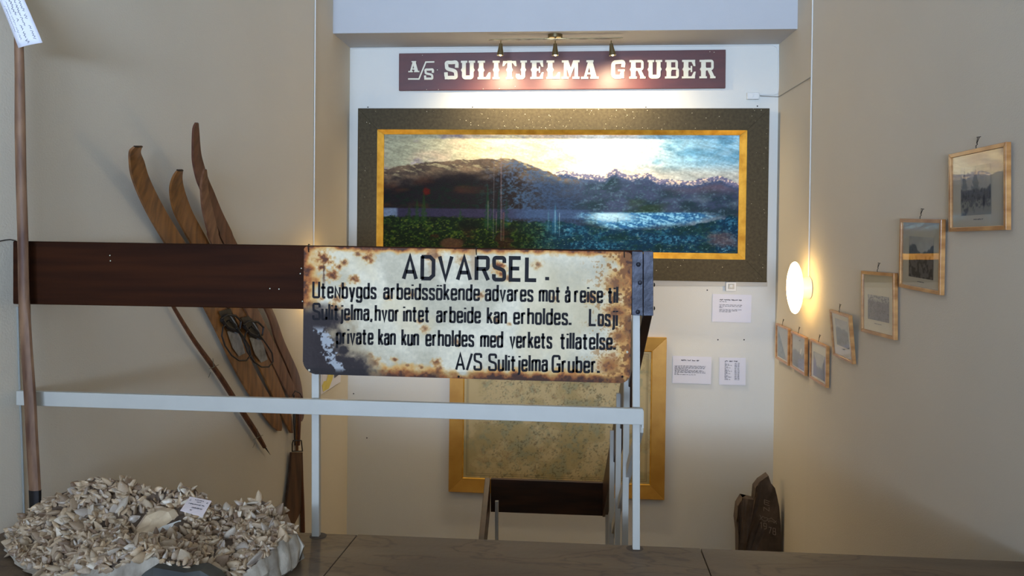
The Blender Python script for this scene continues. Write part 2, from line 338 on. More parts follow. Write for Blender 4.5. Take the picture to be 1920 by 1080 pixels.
def ribbon(mb, pts, w, T):
    """flat stroke of width w; T maps 2D -> 3D"""
    n = len(pts); L = []; R = []
    P = [Vector((p[0], p[1])) for p in pts]
    for i in range(n):
        d1 = (P[i]-P[i-1]) if i > 0 else (P[1]-P[0]); d2 = (P[i+1]-P[i]) if i < n-1 else d1
        if d1.length < 1e-7: d1 = d2
        if d2.length < 1e-7: d2 = d1
        if d1.length < 1e-7: d1 = d2 = Vector((1, 0))
        d1 = d1.normalized(); d2 = d2.normalized(); t = d1+d2
        if t.length < .2: t = d1
        t = t.normalized(); c = max(.45, t.dot(d1)); nn = Vector((-t.y, t.x))*(w/2/c)
        L.append(P[i]+nn); R.append(P[i]-nn)
    vs = [T(p.x, p.y) for p in L]+[T(p.x, p.y) for p in R]
    mb.add(vs, [(i, i+1, n+i+1, n+i) for i in range(n-1)])
def word_width(txt, gap): return sum(G[c][0] for c in txt)+gap*(len(txt)-1)
def draw_word(mb, txt, x0, x1, z0, z1, h, sw, y, gap=.21, xs=None):
    """fit the word between x0 and x1; baseline runs z0..z1; cap height h (metres)"""
    W = word_width(txt, gap); k = (x1-x0-sw)/max(W, .05); cur = 0
    if W < .05: k = h*.9
    for c in txt:
        for kind, pts in G[c][1]:
            pp = [((cur+p[0])*k, p[1]*h) for p in pts]
            if kind in 'st': pp = chaikin(pp, 2)
            if len(pp) > 2 or True:
                T = lambda a, b: (x0+sw/2+a, y, z0+(z1-z0)*(a/max(x1-x0, 1e-3))+b)
                ww = sw*(.5 if kind == 't' else 1)*(1.25 if c == '.' else 1)
                ribbon(mb, pp, ww, T)
        cur += G[c][0]+gap
def scribble(mb, x0, x1, z, h, y, w, rnd, gaps=.18):
    """a line of unreadable small writing"""
    x = x0
    while x < x1:
        L = min(rnd.uniform(2.5, 7)*h, x1-x); n = max(3, int(L/(h*.35)))
        pts = [(x+L*i/n, z+rnd.uniform(-.45, .45)*h*(1 if i % 2 else -1)) for i in range(n+1)]
        ribbon(mb, pts, w, lambda a, b: (a, y, b)); x += L+h*1.2
# ------------------------------------------------------------------ the setting
YF, YL, XL, XR = 6.457, 5.965, -1.638, 1.582      # far wall, lintel face, side walls of the far bay
YE = 3.073                                         # edge of the landing floor
CREL, CRER = 5.50, 5.607                           # creases where the side walls bend
_a, _b = at(41, 984, (0, 0, 1), (0, 0, 0)), at(2, 999, (0, 0, 1), (0, 0, 0)); LN = (_a.x, _a.y); _c = (_b-_a).normalized()                                # near end of the oblique left wall
RN = (1.662, 3.05)
ZB, ZT = -3.2, 3.3; ZS = 2.491
def wallquad(name, a, b, z0, z1, m, thick, side):
    """vertical wall slab from plan point a to b, thickened to the side"""
    a = Vector((a[0], a[1], 0)); b = Vector((b[0], b[1], 0)); d = (b-a).normalized(); n = Vector((-d.y, d.x, 0))*side*thick
    p = [a, b, b+n, a+n]
    return MB().hexa([(q.x, q.y, z0) for q in p]+[(q.x, q.y, z1) for q in p]).build(name, m)
NL = (LN[0]+_c.x*1.3, LN[1]+_c.y*1.3)
struct(wallquad('wall_left', LN, (XL, CREL), ZB, ZT, M['wall'], .2, 1))
struct(wallquad('wall_left_far', (XL, CREL), (XL, YF), ZB, ZT, M['wall'], .2, 1))
struct(wallquad('wall_left_near', NL, LN, ZB, ZT, M['wall'], .06, 1))
struct(wallquad('wall_left_side', (min(NL[0], -3.3), -6.8), NL, ZB, ZT, M['bounce_brown'], .2, 1))
struct(wallquad('wall_far', (XL-.2, YF), (XR+.2, YF), ZB, ZT, M['wall_far'], .2, 1))
struct(wallquad('wall_right_far', (XR, YF), (XR, CRER), ZB, ZT, M['wall'], .2, 1))
struct(wallquad('wall_right', (XR, CRER), RN, ZB, ZT, M['wall'], .2, 1))
struct(wallquad('wall_right_near', RN, (1.662+.031*9.8, -6.8), ZB, ZT, M['wall'], .2, 1))
# back wall with two window openings
bw = MB()
for x0, x1, z0, z1 in ((-3.5, -2.6, -.2, ZT), (-2.6, -.9, -.2, .6), (-2.6, -.9, 2.6, ZT), (-.9, .45, -.2, ZT), (.45, 1.85, -.2, .6), (.45, 1.85, 2.6, ZT), (1.85, 2.2, -.2, ZT)):
    bw.box(x0, x1, -7.0, -6.8, z0, z1)
struct(bw.build('wall_back', M['bounce_brown']))
for i, (x0, x1) in enumerate(((-2.6, -.9), (.45, 1.85))):
    fr = MB(); t = .06
    fr.box(x0, x1, -6.94, -6.86, .6, .6+t).box(x0, x1, -6.94, -6.86, 2.6-t, 2.6).box(x0, x0+t, -6.94, -6.86, 0.6+t, 2.6-t).box(x1-t, x1, -6.94, -6.86, 0.6+t, 2.6-t)
    struct(fr.build('window_%d' % (i+1), M['white']))
struct(MB().box(-3.5, 2.4, -7.0, YF, ZT, ZT+.15).build('ceiling', M['ceil']))
# dropped beam over the far bay: bluish face, warm underside
struct(MB().box(XL-.02, XR+.02, YL, YF, ZS, ZT).build('trim_1', mat('beam_paint', srgb(190, 190, 190), .8, var=.03, bump=.1, bscale=120, spec=.2)))
# the landing floor: slate slabs on a concrete slab
fl = struct(MB().box(-3.3, 2.05, -6.8, YE-.012, -.2, -.032).build('floor', mat('concrete', srgb(96, 84, 70), .8, var=.15, bump=.3)))
def slab(x0, x1, y0, y1, k0=0, k1=0, z=0):
    g = .0018
    return MB().hexa([(x0+g, y0+g, -.032), (x1-g, y0+g, -.032), (x1-g+k1, y1-g, -.032), (x0+g+k0, y1-g, -.032),
                      (x0+g, y0+g, z), (x1-g, y0+g, z), (x1-g+k1, y1-g, z), (x0+g+k0, y1-g, z)]).build('stone_slab', M['slab'], fl, bevel=.0025)
ja, jb = at(612, 1073, (0, 0, 1), (0, 0, 0)), at(672, 1000, (0, 0, 1), (0, 0, 0))
jc, jd = at(1333, 1078, (0, 0, 1), (0, 0, 0)), at(1316, 1035, (0, 0, 1), (0, 0, 0))
sl = (jb.x-ja.x)/(jb.y-ja.y); sr = (jd.x-jc.x)/(jd.y-jc.y)
y0 = 2.35; xa = ja.x+sl*(y0-ja.y); xb = jc.x+sr*(y0-jc.y)
slab(-3.3, xa, y0, YE, 0, sl*(YE-y0), -.002); slab(xa, xb, y0, YE, sl*(YE-y0), sr*(YE-y0)); slab(xb, 1.78, y0, YE, sr*(YE-y0), 0, -.001)
for r in range(8):
    yb = y0; x = -3.3; y1 = 2.35-1.15*r; y2 = y1-1.15
    while x < 1.8:
        x2 = min(1.85, x+RNG.uniform(.7, 1.4)); slab(x, x2, y2, y1, 0, 0, -.001*(r % 3)); x = x2
# the stairs below the landing
st = MB(); n = 9; rise, run = .17, (5.35-YE)/9
for k in range(n):
    st.box(.36, 1.66, YE+run*k, YE+run*(k+1)+.02, -rise*(k+1)-.12, -rise*(k+1))
struct(st.build('stair_upper_flight', M['slab']))
LZ = -rise*9
struct(MB().box(XL, XR, 5.35, YF, LZ-.2, LZ).build('stair_landing', M['slab']))
st = MB()
for k in range(9): st.box(XL-.2, -.52, 5.35-run*(k+1)-.02, 5.35-run*k, LZ-rise*(k+1)-.12, LZ-rise*(k+1))
struct(st.build('stair_lower_flight', M['slab']))
struct(MB().box(-2.2, 2.0, 3.2, YF, ZB-.1, ZB).build('floor_basement', M['slab']))
struct(MB().box(-2.2, 2.0, 2.9, 3.05, ZB, -.2).build('wall_under_landing', M['wall']))
# ------------------------------------------------------------------ front railing
YR = 2.992
def zrow(px, py, y=YR): return aty(px, py, y)
rail = thing('stair_railing', 'white and dark wood railing along the landing edge, dark board on top', 'railing', Matrix.Translation((-.3, YR, 0)))
def local(parent): return parent.matrix_world.inverted()
def lbuild(mb, name, m, parent, **k):
    inv = local(parent); mb.v = [tuple(inv @ Vector(v)) for v in mb.v]; return mb.build(name, m, parent, **k)
def beam(c, dy, y):  # c = TL,TR,BR,BL pixel corners on plane y, thickness dy
    p = [aty(a, b, y) for a, b in c]; tl, tr, br, bl = p; e = Vector((0, dy, 0))
    return MB().hexa([bl, br, br+e, bl+e, tl, tr, tr+e, tl+e])
lbuild(beam(((18, 452), (1206, 470), (1206, 591), (18, 570)), .036, YR), 'board', M['board'], rail, bevel=.004)
# knots and nail specks on the board
mb = MB()
for px, py in ((206, 479), (207, 489), (506, 541), (523, 542), (567, 565), (563, 513), (565, 503)):
    p = aty(px, py, YR-.0008); mb.lathe([(0, 0), (.0022, 0)], 8, p, (1, 0, 0), (0, 0, 1), (0, -1, 0))
tag(lbuild(mb, 'nail_specks', M['speck'], rail), kind='stuff')
lbuild(beam(((30, 733), (1206, 767), (1206, 797), (30, 760)), .022, YR), 'middle_rail', M['white'], rail, bevel=.002)
def post(px_l, px_r, py, ytop_py, y, dep=.026, zb=0.0):
    a = aty(px_l, py, y); b = aty(px_r, py, y); t = aty(px_l, ytop_py, y); z = zb
    lean = 0
    return MB().hexa([(a.x, y, z), (b.x, y, z), (b.x, y+dep, z), (a.x, y+dep, z), (t.x, y, t.z), (t.x+b.x-a.x, y, t.z), (t.x+b.x-a.x, y+dep, t.z), (t.x, y+dep, t.z)])
lbuild(post(584, 598, 1010, 480, YR+.037), 'post', M['white'], rail, bevel=.002)
lbuild(post(1186, 1200, 1040, 490, YR+.037), 'post', M['white'], rail, bevel=.002)
# dark stain rings at the post feet
for px, py in ((592, 1010), (1193, 1041)):
    p = at(px, py, (0, 0, 1), (0, 0, 0)); p = Vector((p.x, YR+.05, 0))
    lbuild(MB().lathe([(0, .0006), (.03, .0006), (.031, -.001)], 20, p), 'foot_mortar', mat('foot_mortar', srgb(88, 74, 60), .8, var=.2), rail)
bk = lbuild(beam(((1185, 471), (1205.4, 472), (1205.4, 592), (1185, 591)), .004, YR-.004), 'bracket_plate', M['steel'], rail, bevel=.001)
bk2 = lbuild(beam(((1206.6, 471), (1225, 472), (1225, 592), (1206.6, 592)), .004, YR-.004), 'bracket_plate', M['steel'], rail, bevel=.001)
for px, py in ((1197, 496), (1200, 530), (1196, 585)):
    p = aty(px, py, YR-.006); s = MB().lathe([(0, .003), (.006, .002), (.008, 0)], 16, p, (1, 0, 0), (0, 0, 1), (0, -1, 0)).build('screw', M['steel'], None)
    s.parent = bk; s.matrix_parent_inverse = rail.matrix_world.inverted()
for py in (534, 578):
    p = aty(1226, py, YR+.01); s = MB().lathe([(0, .005), (.006, .003), (.007, 0)], 12, p, (0, 1, 0), (0, 0, 1), (1, 0, 0)).build('screw', M['iron'], None)
    s.parent = bk2; s.matrix_parent_inverse = rail.matrix_world.inverted()
lbuild(beam(((1203, 770), (1207, 770), (1207, 803), (1203, 803)), .03, YR+.001), 'rail_end_cap', M['white'], rail)
# ------------------------------------------------------------------ railing down the stairs
XD0 = aty(1206.6, 480, YR).x; XD1 = aty(1225, 480, YR).x; XP = aty(1193, 800, YR).x
sr_ = thing('flight_railing', 'dark sloping board and white posts running down the flight to the lower landing', 'railing', Matrix.Translation((XP, 4.2, -.8)))
Y5 = 5.58
ztop = aty(1225, 470, YR).z; zbot = aty(1225, 591, YR).z
b0 = aty(920, 898, Y5); b1 = aty(918, 962, Y5)
slope = (b0.z+.0-ztop)/(Y5-YR)
def sloped(x0, x1, ya, yb, za, zb, h): # board whose top runs za->zb
    return MB().hexa([(x0, ya, za-h), (x1, ya, za-h), (x1, yb, zb-h), (x0, yb, zb-h), (x0, ya, za), (x1, ya, za), (x1, yb, zb), (x0, yb, zb)])
hb = ztop-zbot
lbuild(sloped(XD0, XD1, YR+.002, Y5, ztop, b0.z, hb), 'sloping_board', M['board_sl'], sr_, bevel=.003)
za_, zb_, ye_ = aty(1200, 767, YR).z-.05, b0.z-.55, 4.75
lbuild(sloped(XP+.012, XP+.034, YR+.09, ye_, za_, za_+(zb_-za_)*(ye_-YR-.09)/(Y5-YR-.09), .055), 'sloping_middle_rail', M['white'], sr_, bevel=.002)
for pl, pr in ((1168, 1178), (1153, 1164.5), (1142, 1152.5)):
    c = atx((pl+pr)/2, 900, XP+.012); yy = c.y; zt = ztop+slope*(yy-YR)-.05; 
    pt = atx((pl+pr)/2, 900, XP+.012)
    lbuild(MB().box(XP-.001, XP+.025, yy-.013, yy+.013, -.0+slope*(yy-YR)-.12, zt), 'post', M['white'], sr_, bevel=.002)
# lower landing board between the flights
xe = XD1
low = thing('landing_railing', 'near-black railing board on white posts at the lower landing, before the framed map', 'railing', Matrix.Translation((b0.x, Y5, LZ)))
p0 = aty(920, 898, Y5); p1 = aty(1140, 906, Y5); p2 = aty(1140, 968, Y5); p3 = aty(920, 960, Y5)
e = Vector((0, .034, 0)); lbuild(MB().hexa([p3, p2, p2+e, p3+e, p0, p1, p1+e, p0+e]), 'board', M['board_sl'], low, bevel=.003)
s2 = slope
lbuild(sloped(p0.x-.04, p0.x-.004, 3.9, Y5+.03, p0.z+s2*(Y5-3.9), p0.z, hb), 'sloping_board', M['board_sl'], low, bevel=.003)
lbuild(beam(((928, 940), (934.5, 940), (934.5, 1075), (928, 1075)), .026, Y5-.03), 'post', M['white'], low, bevel=.002)
lbuild(beam(((1135, 906), (1142, 906), (1142, 1075), (1135, 1075)), .026, Y5-.06), 'post', M['white'], low, bevel=.002)
lbuild(beam(((1142.5, 853), (1151, 853), (1151, 1070), (1142.5, 1070)), .026, Y5-.28), 'post', M['white'], low, bevel=.002)
# ------------------------------------------------------------------ rusted enamel sign
ys = YR-.014
stl, stri, sbr, sbl = aty(570, 463, ys), aty(1186, 471, ys), aty(1181, 720, ys), aty(568, 700, ys)
rx = (stri-stl).normalized(); rz = Vector((0, 0, 1)); ang = math.atan2((stri.z-stl.z+sbr.z-sbl.z)/2, stri.x-stl.x)
SW = ((stri-stl).length+(sbr-sbl).length)/2; SH = ((stl-sbl).length+(stri-sbr).length)/2
cen = (stl+stri+sbr+sbl)/4
SM = Matrix.Translation(cen) @ Matrix.Rotation(-ang, 4, 'Y')
sign = thing('enamel_warning_sign', 'rusted white enamel sign headed ADVARSEL. hanging on the dark railing board', 'sign', SM)
SMI = SM.inverted()
def su(px, py): p = SMI @ aty(px, py, ys); return p.x, p.z
RUST = C3(160, 88, 36); DARKR = C3(78, 44, 26); BURN = C3(44, 34, 32); AMB = C3(212, 160, 88)
def sign_col(u, v):
    x = u*620; y = v*248
    n1 = fbm(x/60, y/60, 3); n2 = fbm(x/14, y/14, 9); n3 = fbm(x/5, y/5, 17, 4); n4 = fbm(x/110, y/110, 29)
    c = np.ones(u.shape+(3,))*C3(222, 209, 180); c = mixc(c, C3(190, 178, 150), sm(n1, .35, .7)); c = c*(.93+.14*n3[..., None])
    c = mixc(c, C3(214, 192, 148), sm(n4, .56, .75)*.5)
    # rust creeping in from the edges
    dl, dr, dt, db = x, 620-x, y, 248-y
    edge = np.minimum(np.minimum(dl/26, (dr-4)/34), np.minimum(dt/9, db/19))
    e = edge-(n2-.5)*1.5-(n1-.5)*1.3
    c = mixc(c, AMB, 1-sm(e, .55, 1.35)); c = mixc(c, RUST, 1-sm(e, .1, .8)); c = mixc(c, DARKR, 1-sm(e+(n3-.5)*.8, -.2, .35))
    # right-hand band with leopard spots
    band = sm(x, 500, 605)*.75
    t = sm(n3+.25*n2+band*.28, .80, .92)*band; c = mixc(c, C3(150, 96, 40), np.clip(t*1.3, 0, 1))
    t = sm(n3*.7+n2*.4+sm(x, 560, 610)*.2, .70, .82)*sm(x, 545, 600); c = mixc(c, C3(126, 78, 38), t*.85)
    # listed rust spots: x, y in sign pixels, radius, depth
    for sx, sy, r, k in ((38, 24, 17, 1), (34, 40, 9, 1), (125, 20, 13, .8), (78, 30, 8, .7), (68, 38, 8, .8), (56, 56, 13, .9), (98, 62, 10, .8), (76, 75, 6, .6), (35, 102, 6, .7),
                         (105, 12, 7, .6), (302, 20, 12, .45), (373, 33, 13, 1), (379, 46, 8, 1), (250, 12, 16, .6), (445, 28, 10, .5), (340, 88, 8, .5), (478, 90, 7, .45), (545, 88, 12, .7), (392, 55, 8, .5),
                         (64, 103, 10, .6), (85, 136, 9, .7), (225, 140, 7, .5), (370, 132, 9, .5), (395, 142, 5, .5), (236, 155, 9, .5), (372, 168, 5, .4), (130, 208, 7, .5), (138, 222, 12, .8), (177, 215, 7, .7),
                         (203, 226, 6, .5), (258, 218, 9, .7), (228, 228, 7, .5), (262, 234, 13, .6), (295, 178, 9, .5), (60, 120, 14, .7), (210, 88, 7, .5), (165, 95, 8, .5), (590, 60, 20, .6), (592, 115, 22, .7), (580, 215, 24, .7), (598, 160, 16, .6)):
        d = np.hypot(x-sx, (y-sy)*1.15)/(r*.86)+(n3-.5)*1.6+(n2-.5)*.8
        c = mixc(c, AMB, (1-sm(d, .9, 1.7))*k*.7); c = mixc(c, RUST*.9, (1-sm(d, .45, 1.1))*k); c = mixc(c, DARKR, (1-sm(d, .1, .55))*k*.8)
    # drip below the top-left spot
    c = mixc(c, DARKR, (1-sm(np.abs(x-39-(y-40)*.01)+(n3-.5)*4, 1, 3.2))*sm(y, 28, 40)*(1-sm(y, 55, 78))*.8)
    for dx in (325, 247): c = mixc(c, C3(170, 130, 90), (1-sm(np.abs(x-dx)+(n3-.5)*6, 2, 9))*(1-sm(y, 20, 75))*.55)
    # burnt dark corner bottom left
    f = (x*.95+(248-y)*.62)/118+(n1-.5)*1.0+(n2-.5)*.5
    f2 = np.minimum(f, 9)
    c = mixc(c, C3(150, 128, 96), (1-sm(f2, 1.0, 1.55))*sm(y, 105, 135)*.8)
    c = mixc(c, BURN, (1-sm(f2, .78, 1.12))*sm(y+(n2-.5)*40, 100, 140))
    c = mixc(c, C3(52, 42, 40), (1-sm(x+(n2-.5)*26, 12, 30))*sm(y, 110, 140)*.8)
    # pale flaked patch inside the burn
    d = np.abs((x-47)-(y-185)*.42)/13+(n3-.5)*2.6+(n2-.5)*1.2
    c = mixc(c, C3(176, 178, 178), (1-sm(d, .4, .95))*sm(y, 150, 165)*(1-sm(y, 235, 246))*.9)
    for sx, sy, r in ((78, 200, 9), (92, 220, 8), (70, 215, 7)):
        d = np.hypot(x-sx, y-sy)/r+(n3-.5)*1.4; c = mixc(c, BURN, 1-sm(d, .7, 1.2))
    # thin stained strip along the bottom
    c = mixc(c, c*.82, sm(y, 234, 237)*.8)
    return c
def sign_mask(u, v):
    x = u*SW; y = v*SH; ok = np.ones(u.shape, bool)
    for cx, cyy, r in ((0, 1, .052), (1, 1, .036), (1, 0, .022), (0, 0, .012)):
        ax = x if cx == 0 else SW-x; ay = y if cyy == 0 else SH-y
        ok &= ~((ax < r) & (ay < r) & (np.hypot(r-ax, r-ay) > r))
    return ok
face = grid_print('enamel_face', M['enamel'], sign, SW, SH, 700, 280, sign_col, -.0012, sign_mask)
poly = []
for cx, cz, r, a0 in ((-1, -1, .052, 180), (1, -1, .036, 270), (1, 1, .022, 0), (-1, 1, .012, 90)):
    ox = cx*(SW/2-r-.0004); oz = cz*(SH/2-r-.0004)
    for k in range(9): a = math.radians(a0+90*k/8); poly.append((ox+r*math.cos(a), oz+r*math.sin(a)))
MB().prism(poly, (0, .002, 0), (0, -.001, 0)).build('plate', mat('rusty_iron_edge', srgb(92, 56, 34), .7, .2, var=.4, scale=(40, 40, 40)), sign)
def px_word(mb, txt, xa, xb, yb_l, h, sw, gap=.21, y=-.0017):
    # baseline y drops to the right like the board
    x0, z0 = su(xa, yb_l); x1, z1 = su(xb, yb_l+(xb-xa)*.0155); draw_word(mb, txt, x0, x1, z0, z1, h, sw, y, gap)
def base(px, l, r, xl=585, xr=1160): return l+(r-l)*(px-xl)/(xr-xl)
UPX = YR/F_PX
Z6 = 680/1920.
def zx(v): return 560+v*Z6
head = MB(); px_word(head, 'ADVARSEL', zx(546), zx(1268), 521.5, 41*UPX, 7.2*UPX, .27)
px_word(head, '.', zx(1307), zx(1324), 523.3, 41*UPX, 6.0*UPX)
head.build('heading_lettering', M['inkblack'], sign, fix=False)
LH = 29.0*UPX; LS = 4.5*UPX
lines = [
 [(558.2, 568.0), [('UteNbygds', 72, 413), ('arbeidssökende', 447, 960), ('advares', 985, 1243), ('mot', 1270, 1388), ('å', 1408, 1440), ('reise', 1457, 1612), ('til', 1635, 1692)]],
 [(599.0, 611.5), [('Sulitjelma,', 72, 392), ('hvor', 402, 535), ('intet', 552, 695), ('arbeide', 727, 965), ('kan', 995, 1103), ('erholdes.', 1135, 1443), ('Losji', 1535, 1690)]],
 [(643.5, 656.0), [('private', 197, 397), ('kan', 420, 515), ('kun', 543, 638), ('erholdes', 670, 930), ('med', 960, 1083), ('verkets', 1115, 1343), ('tillatelse.', 1383, 1678)]],
 [(686.5, 700.5), [('A/S', 828, 972), ('Sulitjelma', 1003, 1320), ('Gruber.', 1338, 1593)]]]
for (bl_, br_), words in lines:
    for txt, a, b in words:
        t = MB(); px_word(t, txt, zx(a), zx(b), base(zx(a), bl_, br_)-1.0, LH, LS, .2)
        t.build('lettering', M['inkblack'], sign, fix=False)
for px, py, mm in ((580, 694, 'speck'), (1176, 660, 'speck'), (860, 706, 'iron'), (1167, 706, 'iron')):
    x, z = su(px, py); MB().lathe([(0, .0026), (.0026, .002), (.0042, .0003)], 12, (x, -.0015, z), (1, 0, 0), (0, 0, 1), (0, -1, 0)).build('bolt_hole', M[mm], sign)
for px in (579, 893, 1170):
    x, z = su(px, 470+(px-579)*.014); z = SH/2-.012
    MB().tube([(x, .012, z+.018), (x, -.004, z+.02), (x, -.008, z+.01), (x+.001, -.006, z-.008)], .0018, 6).build('hook', M['iron'], sign)
# ------------------------------------------------------------------ maroon name board with raised letters
yb = YF-.028
btl, btr, bbr, bbl = aty(748, 100, yb), aty(1361, 93, yb), aty(1360, 165, yb), aty(748, 170, yb)
cen = (btl+btr+bbr+bbl)/4; BW = btr.x-btl.x; BH = (btl.z-bbl.z+btr.z-bbr.z)/2; ang = math.atan2(btr.z-btl.z+bbr.z-bbl.z, 2*BW)
BM = Matrix.Translation(cen) @ Matrix.Rotation(-ang, 4, 'Y'); BI = BM.inverted()
nb = thing('wooden_name_board', 'long maroon wooden board with raised cream letters A/S SULITJELMA GRUBER above the painting', 'sign', BM)
MB().box(-BW/2, BW/2, 0, .026, -BH/2, BH/2).build('panel', M['signwood'], nb, bevel=.003)
def bu(px, py): p = BI @ aty(px, py, yb); return p.x, p.z
SERIF = {  # solids: ('b', x0,x1,y0,y1) box; ('p', poly); ('c', pts, w) curve stroke; all in units of cap height
 'stem': lambda x: [('b', x-.13, x+.13, 0, 1), ('p', [(x-.13, .62), (x-.2, .5), (x-.13, .38), (x+.13, .38), (x+.2, .5), (x+.13, .62)])],
 'slab': lambda x0, x1, y: [('b', x0, x1, y, y+.11)]}
stem = SERIF['stem']; sb = SERIF['slab']
BG = {
 'S': (.78, [('c', [(.70, .62), (.72, .94), (.40, .90), (.10, .92), (.12, .72), (.14, .56), (.62, .46), (.66, .28), (.66, .08), (.38, .10), (.10, .08), (.08, .38)], .2), ('b', .62, .72, .66, 1), ('b', .02, .12, 0, .34)]),
 'U': (.86, [('c', [(.2, 1), (.2, .3), (.2, .1), (.43, .1), (.66, .1), (.66, .3), (.66, 1)], .22), ('p', [(.09, .62), (.02, .5), (.09, .38)]), ('p', [(.77, .38), (.84, .5), (.77, .62)])]+sb(.02, .4, .89)+sb(.48, .86, .89)),
 'L': (.78, stem(.22)+sb(.02, .44, .89)+sb(.02, .74, 0)+[('p', [(.74, 0), (.76, .36), (.66, .36), (.5, .1)])]),
 'I': (.46, stem(.23)+sb(.02, .44, .89)+sb(.02, .44, 0)),
 'T': (.82, stem(.41)+sb(.04, .78, .87)+sb(.2, .62, 0)+[('p', [(.04, .98), (.0, .7), (.1, .7), (.26, .9)]), ('p', [(.78, .98), (.82, .7), (.72, .7), (.56, .9)])]),
 'J': (.68, [('c', [(.42, 1), (.42, .3), (.42, .1), (.26, .1), (.08, .1), (.1, .28)], .22), ('p', [(.31, .62), (.25, .5), (.31, .38)]), ('p', [(.53, .38), (.6, .5), (.53, .62)])]+sb(.24, .64, .89)),
 'E': (.8, stem(.24)+sb(.02, .74, .89)+sb(.02, .74, 0)+[('b', .3, .56, .45, .56), ('b', .5, .58, .34, .67), ('p', [(.72, .98), (.76, .66), (.66, .66), (.54, .9)]), ('p', [(.72, .02), (.78, .36), (.68, .36), (.54, .1)])]),
 'M': (1.05, [('p', [(.14, 0), (.3, 0), (.3, 1), (.14, 1)]), ('p', [(.76, 0), (.96, 0), (.96, 1), (.76, 1)]), ('p', [(.14, 1), (.4, 1), (.6, .4), (.5, .08)]), ('p', [(.9, 1), (.68, 1), (.44, .3), (.5, .08)])]+sb(.02, .42, 0)+sb(.64, 1.05, 0)+sb(.02, .36, .89)+sb(.74, 1.05, .89)),
 'A': (.88, [('p', [(.12, 0), (.24, 0), (.46, .8), (.4, 1), (.36, 1)]), ('p', [(.52, 0), (.8, 0), (.56, 1), (.34, 1)]), ('b', .26, .6, .24, .34)]+sb(.0, .36, 0)+sb(.46, .88, 0)+[('b', .26, .62, .9, 1)]),
 'G': (.84, [('c', [(.7, .62), (.74, .92), (.42, .9), (.14, .88), (.14, .5), (.14, .12), (.42, .1), (.66, .12), (.64, .3)], .22), ('b', .66, .74, .64, 1), ('b', .42, .8, .4, .5), ('b', .56, .76, .02, .46)]),
 'R': (.9, stem(.24)+sb(.02, .5, .89)+sb(.02, .44, 0)+[('c', [(.3, .94), (.5, .94), (.74, .94), (.74, .72), (.74, .5), (.5, .5), (.3, .5)], .14), ('p', [(.44, .5), (.66, .5), (.88, .06), (.66, .06)]), ('b', .62, .92, 0, .1), ('b', .68, .79, .62, .84)]),
 'B': (.86, stem(.24)+sb(.02, .5, .89)+sb(.02, .5, 0)+[('c', [(.3, .94), (.48, .94), (.7, .94), (.7, .74), (.7, .53), (.48, .53), (.3, .53)], .13), ('c', [(.3, .53), (.5, .53), (.76, .53), (.76, .29), (.76, .06), (.5, .06), (.3, .06)], .13), ('b', .62, .76, .62, .84), ('b', .66, .82, .16, .42)]),
}
def big_letter(ch, x0, x1, z0, h):
    W, parts = BG[ch]; k = (x1-x0)/W; mb = MB(); th = .009
    T = lambda a, b: (x0+a*k, z0+b*h)
    for j, p in enumerate(parts):
        d = th+j*.00015
        if p[0] == 'b':
            a, b = T(p[1], p[3]), T(p[2], p[4]); mb.box(a[0], b[0], -d, 0, a[1], b[1])
        elif p[0] == 'p': mb.prism([T(*q) for q in p[1]], (0, -d, 0))
        else:
            pts = chaikin([T(*q) for q in p[1]], 2); sec = MB()
            ribbon(sec, pts, p[2]*h*.95, lambda a, b: (a, 0, b)); n = len(pts)
            L_ = sec.v[:n]; R_ = sec.v[n:]
            vs = L_+R_+[(v[0], -d, v[2]) for v in L_]+[(v[0], -d, v[2]) for v in R_]; fs = []
            for i in range(n-1):
                fs += [(2*n+i, 2*n+i+1, 3*n+i+1, 3*n+i), (i, i+1, 2*n+i+1, 2*n+i), (n+i, n+i+1, 3*n+i+1, 3*n+i)]
            fs += [(0, n, 3*n, 2*n), (n-1, 2*n-1, 4*n-1, 3*n-1)]
            mb.add(vs, fs)
    return mb.build('letter', M['cream'], nb, smooth=False)
def z4(v): return 740+v/6.
def z5(v): return 1060+v/4.3636
for ch, a, b in [('S', z4(562), z4(714)), ('U', z4(742), z4(905)), ('L', z4(930), z4(1082)), ('I', z4(1098), z4(1185)), ('T', z4(1212), z4(1372)), ('J', z4(1368), z4(1495)), ('E', z4(1522), z4(1680)), ('L', z4(1703), z4(1865)),
                 ('M', 1052.5, 1086.5), ('A', 1089.5, 1122.3), ('G', z5(370), z5(490)), ('R', z5(520), z5(652)), ('U', z5(668), z5(790)), ('B', z5(812), z5(932)), ('E', z5(950), z5(1068)), ('R', z5(1093), z5(1224))]:
    yb_ = 149.4-(a-740)/600*2.2; x0, z0 = bu(a, yb_); x1, _ = bu(b, yb_); _, z1 = bu(a, yb_-34.6)
    big_letter(ch, x0, x1, z0, z1-z0)
x0, z0 = bu(z4(155), 135.8); x1, _ = bu(z4(280), 135.8); _, z1 = bu(z4(200), 115); big_letter('A', x0, x1, z0, z1-z0)
x0, z0 = bu(z4(332), 149.8); x1, _ = bu(z4(442), 149.8); _, z1 = bu(z4(332), 129); big_letter('S', x0, x1, z0, z1-z0)
mb = MB(); pts = [bu(z4(a), 50+b/6.) for a, b in ((152, 590), (275, 590), (352, 400), (448, 398))]
ribbon(mb, pts, .011, lambda a, b: (a, -.006, b)); mb.build('slash_lettering', M['cream'], nb, fix=False)
mb = MB()
for px, py in ((792, 103.5), (820, 131), (1331, 97), (1339, 98), (966, 162), (936, 166), (906, 166.5), (800, 168), (822, 168)):
    x, z = bu(px, py); mb.lathe([(0, .001), (.004 if py == 131 else .0028, 0)], 8, (x, 0, z), (1, 0, 0), (0, 0, 1), (0, -1, 0))
tag(mb.build('paint_chips', M['speck'], nb), kind='stuff')
